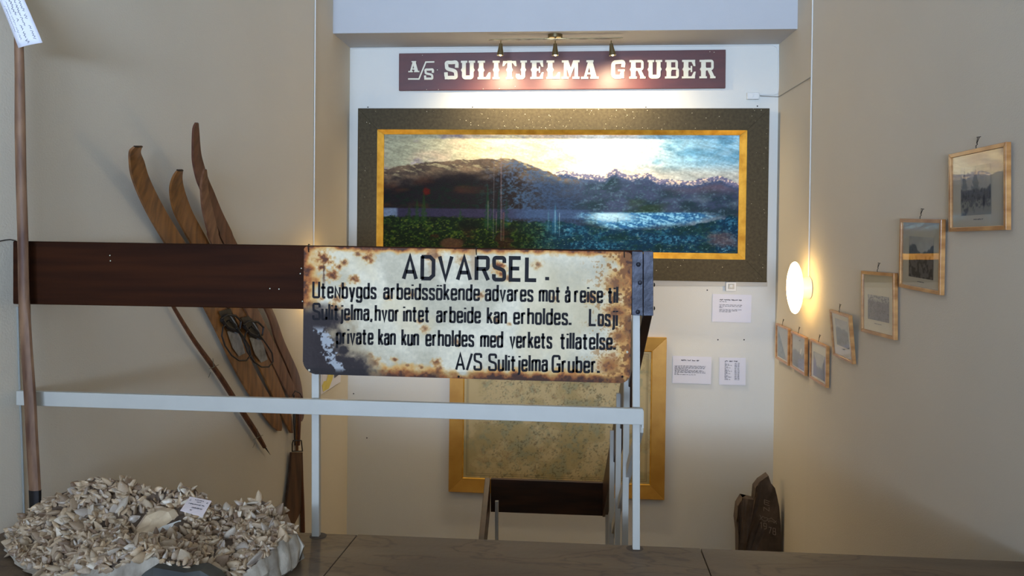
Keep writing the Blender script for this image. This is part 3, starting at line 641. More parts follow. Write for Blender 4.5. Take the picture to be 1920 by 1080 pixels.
# ------------------------------------------------------------------ the landscape painting
DF = .085; yp = YF-DF
ptl, ptr, pbr = aty(671, 203, yp), aty(1442.5, 203, yp), aty(1438.5, 525, yp); pbl = aty(668.5, 521, yp)
cen = (ptl+ptr+pbr+pbl)/4; PW = (ptr.x-ptl.x+pbr.x-pbl.x)/2; PH = (ptl.z-pbl.z+ptr.z-pbr.z)/2; ang = math.atan2(ptr.z-ptl.z, PW)
PM = Matrix.Translation(cen) @ Matrix.Rotation(-ang, 4, 'Y'); PI_ = PM.inverted()
ptg = thing('framed_landscape_painting', 'wide oil painting of a mountain lake in an olive-black frame with gold inner edge', 'painting', PM)
def pu(px, py): p = PI_ @ aty(px, py, yp); return p.x, p.z
gx0, gz1 = pu(707, 242.5); gx1, _ = pu(1401.5, 243); _, gz0 = pu(1396, 487)
gx0a, _ = pu(706.0, 400); gx0 = (gx0+gx0a)/2
def frame4(name, X0, X1, Z0, Z1, x0, x1, z0, z1, yo, yi, yb_, m, parent, bevel=.002):
    """four mitred rails between outer and inner rectangles; yo / yi front depth at outer / inner edge"""
    O = [(X0, Z0), (X1, Z0), (X1, Z1), (X0, Z1)]; I = [(x0, z0), (x1, z0), (x1, z1), (x0, z1)]; r = []
    for k in range(4):
        a, b = O[k], O[(k+1) % 4]; c, d = I[(k+1) % 4], I[k]
        mb = MB().hexa([(a[0], yb_, a[1]), (b[0], yb_, b[1]), (c[0], yb_, c[1]), (d[0], yb_, d[1]), (a[0], yo, a[1]), (b[0], yo, b[1]), (c[0], yi, c[1]), (d[0], yi, d[1])])
        r.append(mb.build(name, m, parent, bevel=bevel))
    return r
frame4('frame_rail', -PW/2, PW/2, -PH/2, PH/2, gx0, gx1, gz0, gz1, 0, 0, DF-.004, M['frame_dark'], ptg)
cx0, cz1 = pu(718.5, 251); cx1, _ = pu(1388, 300); _, cz0 = pu(1300, 474.5)
frame4('gold_edge', gx0, gx1, gz0, gz1, cx0, cx1, cz0, cz1, .006, .03, .05, M['gold'], ptg, .001)
sp = MB()
for _ in range(150):
    t = random.random()
    if t < .62: x = random.gauss(0, .55); z = random.uniform(gz1+.005, PH/2-.005)
    elif t < .8: x = random.uniform(-PW/2+.01, PW/2-.01); z = random.uniform(-PH/2+.005, gz0-.005)
    else: x = random.choice((random.uniform(-PW/2+.01, gx0-.01), random.uniform(gx1+.01, PW/2-.01))); z = random.uniform(-PH/2, PH/2)
    if abs(x) < PW/2-.01: sp.lathe([(0, .0008), (random.uniform(.001, .0032), 0)], 6, (x, -.0002, z), (1, 0, 0), (0, 0, 1), (0, -1, 0))
tag(sp.build('paint_specks', M['speck'], ptg), kind='stuff')
def ip(x, pts): return np.interp(x, [p[0] for p in pts], [p[1] for p in pts])
def paint(u, v):
    x = 718+u*670; y = 251+v*226
    w1 = fbm(x/9, y/5, 5); w2 = fbm(x/34, y/16, 15); w3 = fbm(x/3.2, y/2.2, 25, 4); w4 = fbm(x/80, y/30, 35); st_ = fbm((x+y*.7)/16, (y-x*.25)/3.0, 45)
    A = lambda *c: C3(*c)
    sky = mixc(np.ones(u.shape+(3,))*A(150, 152, 128), A(228, 212, 168), sm(x, 740, 960)); sky = mixc(sky, A(244, 240, 220), sm(x, 1000, 1140)); sky = mixc(sky, A(150, 196, 214), sm(x, 1160, 1300))  # sky colours, with the spotlights' glow painted in as a whiter centre
    sky = mixc(sky, A(206, 172, 146), sm(w4, .45, .7)*(1-sm(x, 1150, 1230))*.5); sky = mixc(sky, A(132, 122, 140), sm(w2, .56, .74)*(1-sm(x, 950, 1150))*.6)
    sky = mixc(sky, A(84, 140, 168), sm(w2, .45, .75)*sm(x, 1150, 1260)*.7); sky = mixc(sky, A(216, 190, 160), sm(y, 300, 330)*sm(x, 1120, 1250)*.6)
    sky = sky*(.82+.36*st_[..., None])
    ridge = ip(x, [(718, 322), (760, 313), (810, 306), (850, 303), (900, 301), (945, 299), (968, 300), (1000, 311), (1040, 326), (1062, 336), (1388, 350)])+(w1-.5)*5
    far = ip(x, [(718, 400), (1030, 335), (1055, 322), (1072, 320), (1090, 327), (1110, 328), (1140, 330), (1152, 319), (1160, 317), (1172, 326), (1192, 330), (1200, 326), (1222, 325), (1238, 336), (1300, 339), (1330, 332), (1352, 329), (1388, 344)])+(w3-.5)*5
    c = sky
    fm = mixc(np.ones(u.shape+(3,))*A(112, 112, 140), A(232, 206, 180), sm(w1*.5+w3*.5, .47, .6)); fm = mixc(fm, A(62, 78, 108), sm(y-far+(w1-.5)*8, 5, 13))
    c = mixc(c, fm, sm(y-far, -1, 1.5))
    back = mixc(np.ones(u.shape+(3,))*A(58, 70, 98), A(30, 50, 60), sm(w2*.6+w3*.4, .3, .68)); back = mixc(back, A(82, 106, 128), sm(w1*.5+w3*.5, .48, .75)*.7)
    back = mixc(back, A(98, 84, 100), (1-sm(y, 345, 372))*sm(x, 1230, 1290)*.8); back = mixc(back, A(120, 138, 152), sm(fbm(x/60, y/30, 77), .45, .65)*sm(x, 1230, 1330)*sm(y, 355, 390)*.75)
    back = mixc(back, A(40, 58, 34), sm(w4, .5, .66)*(1-sm(x, 1230, 1270))*.55)
    c = mixc(c, back, sm(y-(far+10), 0, 10)*sm(x, 1010, 1070))
    hill = mixc(np.ones(u.shape+(3,))*A(116, 98, 78), A(76, 66, 58), sm(w2, .25, .7)); hill = mixc(hill, A(150, 140, 108), sm(st_, .58, .72)*(1-sm(y-ridge, 8, 30)))
    hill = mixc(hill, A(24, 22, 26), sm(y-ridge+(w2-.5)*26, 8, 42)*(1-sm(x, 900, 1060)*.3)); hill = mixc(hill, A(14, 32, 22), sm(w1*.5+w3*.5, .42, .7)*sm(y-ridge, 30, 60)*.7)
    hill = mixc(hill, A(62, 84, 118), sm(w1*.5+w3*.5+.12*sm(x, 900, 1020), .45, .75)*sm(x, 880, 980)*.75); hill = mixc(hill, A(84, 44, 26), sm(w4, .55, .7)*(1-sm(x, 850, 950))*.4*sm(y-ridge, 20, 40))
    hill = mixc(hill, A(38, 56, 84), sm(x+(w1-.5)*40, 960, 1050)*sm(y-ridge, 3, 14)*.75)
    mk = sm(y-ridge, -1.2, 1.2)*(1-sm(x+(w2-.5)*60-(y-340)*.6, 1045, 1105)); c = mixc(c, hill, mk)
    d = np.hypot((x-803), (y-363))/8+(w3-.5)*.6; c = mixc(c, A(84, 18, 12), (1-sm(d, .5, 1.2))*.8)
    # water
    wl = sm(y, 394, 397)*(1-sm(y+(w1-.5)*6, 411, 416)); c = mixc(c, A(42, 40, 60), wl*(1-sm(x, 960, 1040))*sm(x, 715, 725)); c = mixc(c, A(92, 108, 132), wl*(1-sm(x, 744, 750)))
    c = mixc(c, A(52, 72, 104), wl*sm(x, 930, 1010)*(1-sm(x, 1080, 1140)))
    lk = sm(y-(398-(x-1120)*.01), 0, 5)*(1-sm(y-ip(x, [(1060, 404), (1110, 418), (1160, 432), (1230, 426), (1300, 418), (1345, 408), (1388, 402)])+(w1-.5)*9, -7, 8))*sm(x+(w1-.5)*60+(w3-.5)*30, 1070, 1140)*(1-sm(x+(w1-.5)*60, 1290, 1370))
    lake = mixc(np.ones(u.shape+(3,))*A(40, 96, 146), A(128, 186, 214), sm(st_*.6+w3*.4, .4, .66)); lake = mixc(lake, A(190, 226, 238), (1-sm(np.hypot((x-1150)/46, (y-408)/12)+(w3-.5), .4, 1.3))*.8)
    c = mixc(c, lake, lk)
    # foreground
    fg = ip(x, [(718, 412), (800, 410), (900, 412), (960, 418), (1060, 418), (1110, 425), (1160, 434), (1230, 430), (1300, 422), (1350, 410), (1388, 398)])+(w1-.5)*12
    fgc = mixc(np.ones(u.shape+(3,))*A(14, 28, 14), A(40, 62, 20), sm(w1*.5+w3*.5, .45, .66)); fgc = mixc(fgc, A(88, 88, 34), sm(w3, .62, .8)*.6); fgc = mixc(fgc, A(10, 16, 12), sm(w4*.5+w2*.5, .45, .65)*.75); fgc = mixc(fgc, A(48, 26, 16), sm(w2, .55, .7)*sm(y, 425, 450)*.7)
    fr_ = mixc(np.ones(u.shape+(3,))*A(14, 48, 74), A(40, 98, 128), sm(w1*.4+w3*.6, .42, .66)); fr_ = mixc(fr_, A(16, 42, 36), sm(w2*.6+w3*.4, .48, .66)*.7); fr_ = mixc(fr_, A(126, 150, 168), sm(w3, .68, .82)*.6); fr_ = mixc(fr_, A(104, 78, 80), sm(w4, .52, .7)*sm(x, 1270, 1350)*.6)
    fgc = mixc(fgc, fr_, sm(x+(w2-.5)*80, 960, 1080)); c = mixc(c, fgc, sm(y-fg, -1, 3))
    d = np.hypot((x-852)/24, (y-464)/13)+(w1-.5)*.3; c = mixc(c, A(78, 54, 40), (1-sm(d, .7, 1.05))*.8)
    # trees
    for tx, t0, t1, wd, cc, k in ((920, 345, 430, 7, (22, 58, 36), .8), (941, 350, 425, 5, (16, 46, 36), .7), (929, 385, 436, 6, (20, 50, 34), .7), (1048, 380, 440, 8, (50, 120, 160), .5), (1036, 392, 436, 6, (40, 96, 120), .5), (785, 372, 420, 6, (28, 62, 22), .7), (798, 362, 420, 7, (30, 66, 20), .7), (770, 385, 420, 6, (26, 56, 18), .6), (868, 392, 418, 5, (26, 60, 26), .7), (956, 370, 430, 7, (24, 58, 50), .6), (1165, 405, 440, 5, (20, 60, 80), .6)):
        d = np.abs(x-tx)/(wd*np.clip((y-t0)/(t1-t0), .15, 1))+(w3-.5)*2.2; c = mixc(c, A(*cc), (1-sm(d, .5, 1.1))*sm(y, t0, t0+12)*(1-sm(y, t1-4, t1+6))*k*.75)
    for tx, t0, t1, wd, cc in ((931.5, 296, 452, .9, (96, 92, 96)), (946, 292, 455, 1.4, (118, 100, 104)), (950.5, 400, 455, 2.0, (110, 72, 66)), (921, 378, 434, 1.0, (122, 110, 100)), (937, 400, 440, .8, (110, 90, 96)), (1048, 395, 440, .8, (140, 176, 190)), (1056, 400, 446, .8, (140, 176, 190)), (1035, 398, 432, .7, (90, 120, 140))):
        c = mixc(c, A(*cc), (1-sm(np.abs(x-tx-(y-400)*.01*(1 if tx > 940 else 0)), wd*.5, wd*1.3))*sm(y, t0, t0+4)*(1-sm(y, t1, t1+3))*.42)
    return c*(.86+.3*w3[..., None])
CW, CHh = cx1-cx0+.02, cz1-cz0+.02
cv = grid_print('canvas', M['canvas'], ptg, CW, CHh, 760, 256, paint, 0)
cv.location = ((cx0+cx1)/2, .042, (cz0+cz1)/2)
MB().box(cx0-.02, cx1+.02, .046, .07, cz0-.02, cz1+.02).build('backing', M['board_sl'], ptg)
# white batten the painting stands on
bt = [aty(668, 522, YF-.03), aty(1439, 526, YF-.03), aty(1439, 537, YF-.03), aty(668, 533, YF-.03)]
e = Vector((0, .028, 0)); tag(MB().hexa([bt[3], bt[2], bt[2]+e, bt[3]+e, bt[0], bt[1], bt[1]+e, bt[0]+e]).build('wall_batten', M['white'], bevel=.002), 'narrow white batten on the far wall directly under the big painting', 'batten')
# ------------------------------------------------------------------ framed map
ym = YF-.03
mtl, mtr, mbr, mbl = aty(843, 624, ym), aty(1249, 633, ym), aty(1247, 938, ym), aty(842, 922, ym)
cen = (mtl+mtr+mbr+mbl)/4; MW = (mtr.x-mtl.x+mbr.x-mbl.x)/2; MH = (mtl.z-mbl.z+mtr.z-mbr.z)/2; ang = math.atan2(mbr.z-mbl.z+mtr.z-mtl.z, 2*MW)
MM = Matrix.Translation(cen) @ Matrix.Rotation(-ang, 4, 'Y')
mp_ = thing('framed_map', 'large old map in a wide gilt wood frame on the far wall', 'map', MM)
fw = 26*YF/F_PX
frame4('frame_rail', -MW/2, MW/2, -MH/2, MH/2, -MW/2+fw, MW/2-fw, -MH/2+fw, MH/2-fw, 0, .01, .028, M['goldwood'], mp_)
def mapcol(u, v):
    x = u*350; y = v*250; n1 = fbm(x/40, y/40, 91); n2 = fbm(x/10, y/10, 92); n3 = fbm(x/2.5, y/2.5, 93, 4)
    c = np.ones(u.shape+(3,))*C3(190, 172, 128); c = mixc(c, C3(166, 150, 104), sm(n1, .4, .65)); c = mixc(c, C3(140, 146, 120), sm(n2*.6+n1*.4, .5, .68)*.6)
    m = sm(u, .05, .2)*(1-sm(u, .75, .95))
    c = mixc(c, C3(98, 88, 60), sm(n3*.75+n2*.25, .56, .7)*.6*m); c = mixc(c, C3(116, 130, 116), (1-sm(np.abs(n2-.5), 0, .018))*.5*m)
    c = mixc(c, C3(150, 120, 84), (1-sm(np.abs(n1-.52), 0, .01))*.5)
    for k, a in ((.03, .6), (.042, .35)):
        e_ = np.minimum(np.minimum(u, 1-u)*1.35, np.minimum(v, 1-v)); c = mixc(c, C3(84, 78, 60), (1-sm(np.abs(e_-k), .001, .0035))*a)
    return c
grid_print('map_sheet', M['print'], mp_, MW-2*fw+.01, MH-2*fw+.01, 300, 210, mapcol, .018)
MB().box(-MW/2+fw*.5, MW/2-fw*.5, .021, .028, -MH/2+fw*.5, MH/2-fw*.5).build('backing', M['board_sl'], mp_)
fi = .006
frame4('inner_fillet', -MW/2+fw-.001, MW/2-fw+.001, -MH/2+fw-.001, MH/2-fw+.001, -MW/2+fw+fi, MW/2-fw-fi, -MH/2+fw+fi, MH/2-fw-fi, .008, .012, .017, M['gold'], mp_, 0)
# ------------------------------------------------------------------ sheets of paper on the far wall
def sheet(label, corners, rows, seed, head=None, cols=None):
    yy = YF-.004; tl, tr, br, bl = [aty(a, b, yy) for a, b in corners]
    cen = (tl+tr+br+bl)/4; W = ((tr-tl).length+(br-bl).length)/2; H = ((tl-bl).length+(tr-br).length)/2; ang = math.atan2(tr.z-tl.z, tr.x-tl.x)
    T = thing('info_sheet', label, 'notice', Matrix.Translation(cen) @ Matrix.Rotation(-ang, 4, 'Y'))
    n = 6; mb = MB(); g = lambda i, j: (-W/2+W*i/n, -.0015-.002*abs(math.sin(i*1.1+j*.7+seed)), -H/2+H*j/n)
    mb.add([g(i, j) for j in range(n+1) for i in range(n+1)], [(j*(n+1)+i, j*(n+1)+i+1, (j+1)*(n+1)+i+1, (j+1)*(n+1)+i) for j in range(n) for i in range(n)])
    mb.build('paper', M['paper'], T, smooth=True)
    rnd = random.Random(seed); ink = MB()
    if head: scribble(ink, -W/2+W*head[0], -W/2+W*head[1], H/2-H*head[2], .007, -.0048, .0042, rnd)
    for (a, b, z) in rows: scribble(ink, -W/2+W*a, -W/2+W*b, H/2-H*z, .004, -.0048, .0024, rnd)
    tag(ink.build('text_lines', M['ink'], T, fix=False), kind='stuff')
    return T
sheet('white typed sheet on the far wall just under the right end of the painting', ((1336, 551), (1409, 553), (1408, 605), (1335, 603)), [(.18, .36, .27), (.18, .76, .38), (.18, .74, .43), (.18, .28, .48), (.18, .75, .55), (.18, .64, .59), (.18, .48, .63)], 3, (.18, .75, .2))
sheet('wide white typed sheet beside the map frame, left of the list', ((1262, 667), (1334, 669), (1333, 720), (1260, 718)), [(.05, .85, .36), (.05, .84, .40), (.05, .82, .44), (.05, .4, .48), (.05, .78, .52), (.05, .84, .56), (.05, .85, .60), (.05, .15, .64), (.05, .6, .68)], 5, (.22, .68, .15))
sheet('narrow white sheet with a typed list in two columns on the far wall', ((1349, 670), (1399, 671), (1397, 722), (1348, 721)), [(.2, .2+.22*((k*7) % 5)/4+.05, .2+.043*k) for k in range(15)]+[(.58, .66, .2+.043*k) for k in range(15)]+[(.69, .76, .2+.043*k) for k in range(15)], 8, (.2, .68, .13))
# ------------------------------------------------------------------ sockets, switch box, cables
def boxthing(name, label, cat, px0, py0, px1, py1, d, m):
    a = aty(px0, py1, YF-d); b = aty(px1, py0, YF-d)
    T = thing(name, label, cat, Matrix.Translation(((a.x+b.x)/2, YF, (a.z+b.z)/2))); W = b.x-a.x; H = b.z-a.z
    MB().box(-W/2, W/2, -d, -.001, -H/2, H/2).build('housing', m, T, bevel=.004); return T, W, H
T, W, H = boxthing('wall_socket', 'white double power socket on the far wall above the painting', 'socket', 1401, 173, 1424, 186, .03, M['cable'])
for s in (-1, 1):
    o = MB().lathe([(0, -.004), (.014, -.004), (.017, .001), (.020, .0012)], 20, (s*W*.24, -.0302, 0), (1, 0, 0), (0, 0, 1), (0, -1, 0)).build('outlet', M['cable'], T)
    for q in (-1, 1): MB().lathe([(0, .0005), (.0026, .0005)], 8, (s*W*.24, -.0275, q*.007), (1, 0, 0), (0, 0, 1), (0, -1, 0)).build('pin_hole', M['iron'], o)
T, W, H = boxthing('switch_box', 'small white plastic box under the painting above the upper typed sheet', 'switch', 1361, 529, 1381, 546, .045, M['cable'])
MB().box(-W*.28, W*.28, -.052, -.044, -H*.25, H*.3).build('rocker', M['white'], T, bevel=.003)
MB().lathe([(0, .004), (.009, .002), (.012, 0)], 16, (0, -.052, .005), (1, 0, 0), (0, 0, 1), (0, -1, 0)).build('knob', M['cable'], T)
yc = YF-.005
pts = [aty(x, y, yc) for x, y in ((660, 90.5), (1000, 88), (1200, 86.5), (1340, 85.5), (1445, 84.5), (1453, 86), (1458, 90), (1459.5, 98), (1459.5, 168), (1458, 175), (1451, 177.5), (1425, 178))]
tag(MB().tube(pts, .0045, 8).build('white_cable', M['cable']), 'white cable clipped along the top of the far wall and down to the socket', 'cable')
p1 = aty(1425, 180, yc); p2 = aty(1459, 181.5, yc)
def rwx(y): return XR + (0 if y >= CRER else .0314*(CRER-y))
q1 = atx(1462, 180, XR-.004); q2 = atx(1519, 145.5, XR-.006)
tag(MB().tube([p1, p2, Vector((XR-.004, YF-.006, p2.z)), q1, q2], .003, 6).build('grey_cable', M['greycable']), 'thin grey cable running slantwise over the right wall from the socket', 'cable')
# nails left in the far wall
for px, py, lb in ((1326, 544, 'small dark nail head just left of the white switch box'), (1346, 637, 'left one of two nail heads between the upper and lower typed sheets'),
                   (1395, 637, 'right one of two nail heads between the upper and lower typed sheets'), (663, 738, 'nail head near the left corner of the far wall, just above the white rail'),
                   (688, 821, 'nail head on the far wall below the white rail, left of the framed map'), (1420, 199, 'nail head between the double socket and the top right of the painting'),
                   (690, 201, 'nail head at the top left corner of the big painting'), (886, 201, 'nail head over the painting below the letters SUL of the name board'), (1211, 201, 'nail head over the painting below the letters GRU of the name board')):
    o = MB().lathe([(0, .004), (.005, .003), (.005, .001)], 8, (0, 0, 0), (1, 0, 0), (0, 0, 1), (0, -1, 0)).build('wall_nail', M['iron']); o.location = aty(px, py, YF)
    tag(o, lb, 'nail', 'nail heads in the far wall')
# ------------------------------------------------------------------ opal disc lamps with their cable trunking
def wall_lamp(label, cpos, n, clabel, cable_top):
    n = Vector(n).normalized(); a = Vector((0, 0, 1)); t = a.cross(n).normalized()
    R = Matrix((( t.x, a.x, n.x, cpos.x), (t.y, a.y, n.y, cpos.y), (t.z, a.z, n.z, cpos.z), (0, 0, 0, 1)))
    T = thing('disc_wall_lamp', label, 'lamp', R, 'opal disc lamps on the stairwell walls')
    MB().lathe([(0, 0), (.074, 0), (.074, .012), (.068, .03), (.066, .066), (.0, .066)], 32).build('base', M['cable'], T)
    MB().lathe([(.0, .07), (.1, .069), (.150, .075), (.164, .084)], 48).build('shade_back', M['lampback'], T)
    g = MB().lathe([(.164, .0835), (.167, .089), (.163, .096), (.135, .107), (.09, .114), (.04, .118), (.0, .119)], 48).build('shade', M['lamp'], T)
    MB().lathe([(0, .002), (.004, .001), (.005, 0)], 10, (0, .0665, .045), (1, 0, 0), (0, 0, 1), (0, 1, 0)).build('screw', M['iron'], T)
    p = cpos+n*.004
    tag(MB().tube([p+Vector((0, 0, .06)), Vector((p.x, p.y, cable_top))], .004, 8).build('lamp_cable', M['cable']), clabel, 'cable')
    return T
lc = atx(1522, 541, XR); lc = Vector((XR-.002, CRER-.01, lc.z))
wall_lamp('glowing opal disc lamp on the right wall above the small frames', lc, (-1, 0, 0), 'white vertical cable down the right wall to the glowing lamp', ZT-.01)
ll = Vector((XL+.002, CREL+.01, at(592, 530, (1, 0, 0), (XL, 0, 0)).z))
wall_lamp('glowing opal disc lamp on the left wall, mostly behind the enamel sign', ll, (1, 0, 0), 'white vertical cable down the left wall right of the skis', ZT-.01)
# ------------------------------------------------------------------ ceiling spot bar
yS = 6.07; c = aty(1041, 66, yS)
T = thing('spotlight_bar', 'brass-coloured bar with three spotlights under the beam', 'spotlight', Matrix.Translation((c.x, yS, ZS)))
bz = aty(1041, 72.5, yS).z-ZS
MB().lathe([(0, 0), (.052, 0), (.052, bz+.004), (.046, bz), (0, bz)], 32).build('canopy', M['brass'], T)
MB().lathe([(.0, bz+.002), (.085, bz+.003), (.088, bz), (.0, bz-.004)], 40, (0, 0, 0), (1, 0, 0), (0, .32, 0), (0, 0, 1)).build('canopy_plate', M['brass'], T)
xa, xb = aty(916, 74, yS).x-c.x, aty(1168, 71, yS).x-c.x; za, zb = aty(916, 74, yS).z-ZS, aty(1168, 71, yS).z-ZS
MB().hexa([(xa, -.012, za-.005), (xb, -.012, zb-.005), (xb, .012, zb-.005), (xa, .012, za-.005), (xa, -.012, za+.001), (xb, -.012, zb+.001), (xb, .012, zb+.001), (xa, .012, za+.001)]).build('bar', M['brass'], T, bevel=.001)
aims = ((-.35, .30), (.0, .30), (.35, .30))
for i, (px, ex) in enumerate(((939, 938), (1041, 1041), (1146, 1148.5))):
    t = aty(px, 76, yS)-Vector((c.x, yS, ZS)); e_ = aty(ex, 104, yS)-Vector((c.x, yS, ZS)); e_.y = .0; t.y = 0
    k = t+Vector((0, 0, -.022)); d = (e_-k).normalized(); a = d.orthogonal().normalized(); b = d.cross(a); L_ = (e_-k).length
    hd = MB().lathe([(0, -.004), (.012, 0), (.013, .01), (.018, L_*.5), (.024, L_*.85), (.0245, L_), (.021, L_), (.019, L_-.01)], 24, k, a, b, d).build('spot_head', M['brass'], T)
    MB().tube([t, k], .004, 8).build('arm', M['brass'], T)
    MB().lathe([(0, L_-.006), (.019, L_-.006)], 20, k, a, b, d).build('bulb_face', mat('spot_bulb', (.8, .85, .9), .2, emit=(1, .85, .6), estr=12), hd)
    org = Vector((c.x, yS, ZS))+e_+d*.004
    spot('painting_spot', org, (org.x+(i-1)*.10+.08, YF, org.z-.60), SPOT_E, 140, 1, .03)
# ------------------------------------------------------------------ seven framed photographs on the right wall
rdir = Vector((RN[0]-XR, RN[1]-CRER, 0)).normalized()       # towards the camera along the wall
rn = Vector((-1, -.0314, 0)).normalized()
def rw(px, py, off=0):
    p0 = Vector((XR, CRER, 0))+rn*off; q = at(px, py, rn, p0)
    if q.y > CRER: q = at(px, py, (-1, 0, 0), (XR-off, 0, 0))
    return q
def photocol(seed, tint, kind):
    def f(u, v):
        x = u*90; y = v*70; n1 = fbm(x/22, y/22, seed); n2 = fbm(x/7, y/7, seed+50); n3 = fbm(x/2.5, y/2.5, seed+90, 3)
        sky = np.ones(u.shape+(3,))*C3(178, 174, 162)*(.85+.25*n1[..., None])
        if kind == 'ships':
            c = mixc(sky, C3(88, 88, 86), sm(v+(n1-.5)*.3, .42, .5)); c = mixc(c, C3(140, 138, 126), sm(v, .66, .75)*sm(n2, .3, .5))
            for mx_, w_ in ((.12, .13), (.5, .17)): c = mixc(c, C3(104, 108, 106), (1-sm(np.abs(u-mx_)/(w_*np.clip((v-.05)/.4, .03, 1))+(n3-.5)*1.2, .6, 1))*(1-sm(v, .42, .5))*.8)
            c = mixc(c, C3(40, 40, 44), (1-sm(np.hypot((u-.78)/.045, (v-.72)/.12), .8, 1.1)))
            return mixc(c, C3(54, 52, 50), sm(n3*.6+n2*.4, .55, .62)*sm(v, .45, .5)*(1-sm(v, .72, .8))*.8)
        if kind == 'valley':
            s = .34+.5*np.abs(u-.55)*-.7+(n1-.5)*.3; c = mixc(sky, C3(96, 94, 92), sm(v-s, 0, .06)); return mixc(c, C3(50, 50, 52), sm(n2, .45, .6)*sm(v-s, .12, .3))
        if kind == 'peak':
            s = .05+1.1*u+(n2-.5)*.08; c = mixc(sky, C3(104, 118, 122), sm(v-s, 0, .02)); c = mixc(c, C3(74, 90, 98), sm(n2, .4, .6)*sm(v-s, 0, .1)); return mixc(c, C3(186, 150, 140), sm(v, .86, .94)*sm(u, .5, .8)*.6)
        if kind == 'smoke':
            c = mixc(sky, C3(70, 62, 54), sm(v+(n1-.5)*.25, .42, .56)); c = mixc(c, C3(228, 222, 206), (1-sm(np.abs(u-.62-(.5-v)*.5)/.05+(n3-.5), .6, 1))*sm(v, .3, .36)*(1-sm(v, .5, .55)))
            return mixc(c, C3(170, 166, 156), sm(n3, .62, .7)*sm(v, .72, .76)*.7)
        if kind == 'fjord':
            c = mixc(sky, C3(98, 94, 112), sm(np.abs(u-.5)*1.6+(n2-.5)*.3-(.55-v)*.8, .3, .42)); return mixc(c, C3(84, 80, 98), sm(v+(n2-.5)*.2, .5, .62)*.8)
        if kind == 'town':
            c = mixc(sky, C3(112, 110, 116), sm(v+(n1-.5)*.2, .15, .3)); return mixc(c, C3(74, 72, 82), sm(n2*.5+n3*.5, .5, .58)*.8)
        c = mixc(sky, C3(92, 94, 94), sm(v+(n1-.5)*.25, .3, .4)); return mixc(c, C3(58, 58, 58), sm(n2, .45, .6)*sm(v, .4, .6))
    return f
FR = [ # TL, TR, BR, BL px, picture rect (fractions l,r,t,b), kind, mat, tilt, label
 ((1783, 290), (1891, 265), (1889, 432), (1781, 434), (.17, .74, .17, .84), 'ships', 'matboard', 'framed photograph of sailing ships, nearest the camera and highest of the row'),
 ((1690, 410), (1768, 411), (1766, 554), (1688, 538), (.18, .82, .22, .86), 'valley', 'matboard', 'framed dark valley photograph with a bright gold band reflected in its glass'),
 ((1618, 507), (1680, 513), (1678, 637), (1616, 622), (.14, .84, .36, .8), 'town', 'matcream', 'framed pale photograph under the one with the gold reflection, above right of five smaller ones'),
 ((1567, 580), (1605, 594), (1599, 681), (1562, 666), (.16, .84, .12, .76), 'plain', 'matcream', 'small pine-framed grey photograph right of the glowing lamp, leaning off the wall'),
 ((1521, 635), (1552, 649), (1551, 728), (1519, 708), (.12, .88, .26, .94), 'fjord', 'matcream', 'lowest small pine-framed photograph below the glowing lamp, with a purplish fjord'),
 ((1485, 620), (1512, 633), (1511, 705), (1483, 688), (.04, .96, .04, .96), 'smoke', 'matboard', 'small pine-framed dark sepia photograph, second from the far corner'),
 ((1457, 605), (1481, 618), (1478, 684), (1455, 672), (.06, .96, .04, .96), 'peak', 'matcream', 'small pine-framed photograph of a bluish slope in the far corner of the right wall')]
for i, (tl, tr, br, bl, rc, kind, mt, lab) in enumerate(FR):
    off = .02
    P = [rw(*q, off) for q in (tl, tr, br, bl)]; a, b, c_, d = P
    cen = (a+b+c_+d)/4; W = ((b-a).length+(c_-d).length)/2; H = ((a-d).length+(b-c_).length)/2
    if i >= 5: W = min(W, .42)
    far = cen.y > CRER; ndir = Vector((-1, 0, 0)) if far else rn; xd = Vector((0, -1, 0)) if far else rdir
    ang = math.atan2(((b-a).z+(c_-d).z)/2, W); tilt = math.radians(5.5 if i == 3 else .3)
    # local x = along wall towards the camera, local y = into the wall, local z = up
    B = Matrix((( xd.x, -ndir.x, 0), (xd.y, -ndir.y, 0), (xd.z, -ndir.z, 1))).to_4x4()
    T = thing('framed_photograph', lab, 'picture', Matrix.Translation(cen-ndir*.0+ndir*(.008 if i != 3 else .02)) @ B @ Matrix.Rotation(-ang, 4, 'Y') @ Matrix.Rotation(tilt, 4, 'X'), 'framed photographs stepping down the right wall')
    t = .017 if i < 3 else .014; dp = .02
    frame4('frame_rail', -W/2, W/2, -H/2, H/2, -W/2+t, W/2-t, -H/2+t, H/2-t, -.0, -.0, dp, M['pine'], T, .0015)
    MB().box(-W/2+t*.6, W/2-t*.6, .011, dp-.002, -H/2+t*.6, H/2-t*.6).build('mount', M[mt], T)
    iw, ih = W-2*t, H-2*t; l, r, tt, bb = rc; pw, ph = iw*(r-l), ih*(bb-tt)
    g = grid_print('photo_print', M['print'], T, pw, ph, 90, 70, photocol(200+i*13, 0, kind), .0095); g.location = (-iw/2+iw*(l+r)/2, 0, ih/2-ih*(tt+bb)/2)
    ink = MB(); rnd = random.Random(i)
    if i not in (5, 6):
        zc = ih/2-ih*min(.97, bb+.06); scribble(ink, -iw*.08-(.02 if i == 2 else 0), iw*.1, zc, .004, .0092, .0022, rnd); ink.build('caption', M['ink'], T, fix=False)
    MB().box(-W/2+t*.8, W/2-t*.8, .0042, .0062, -H/2+t*.8, H/2-t*.8).build('glass_pane', M['glass'], T)
    hk = MB(); z = H/2
    hk.tube([(-.004, .005, z-.002), (-.006, .006, z+.012), (.003, .007, z+.016), (-.003, .008, z+.022), (.008, .012, z+.045)], .0016, 6)
    hk.tube([(-.012, .012, z+.046), (.018, .012, z+.044)], .0014, 6); hk.tube([(-.006, .008, z+.02), (-.008, .013, z+.046)], .0012, 6)
    hk.build('hanger_hook', M['iron'], T)
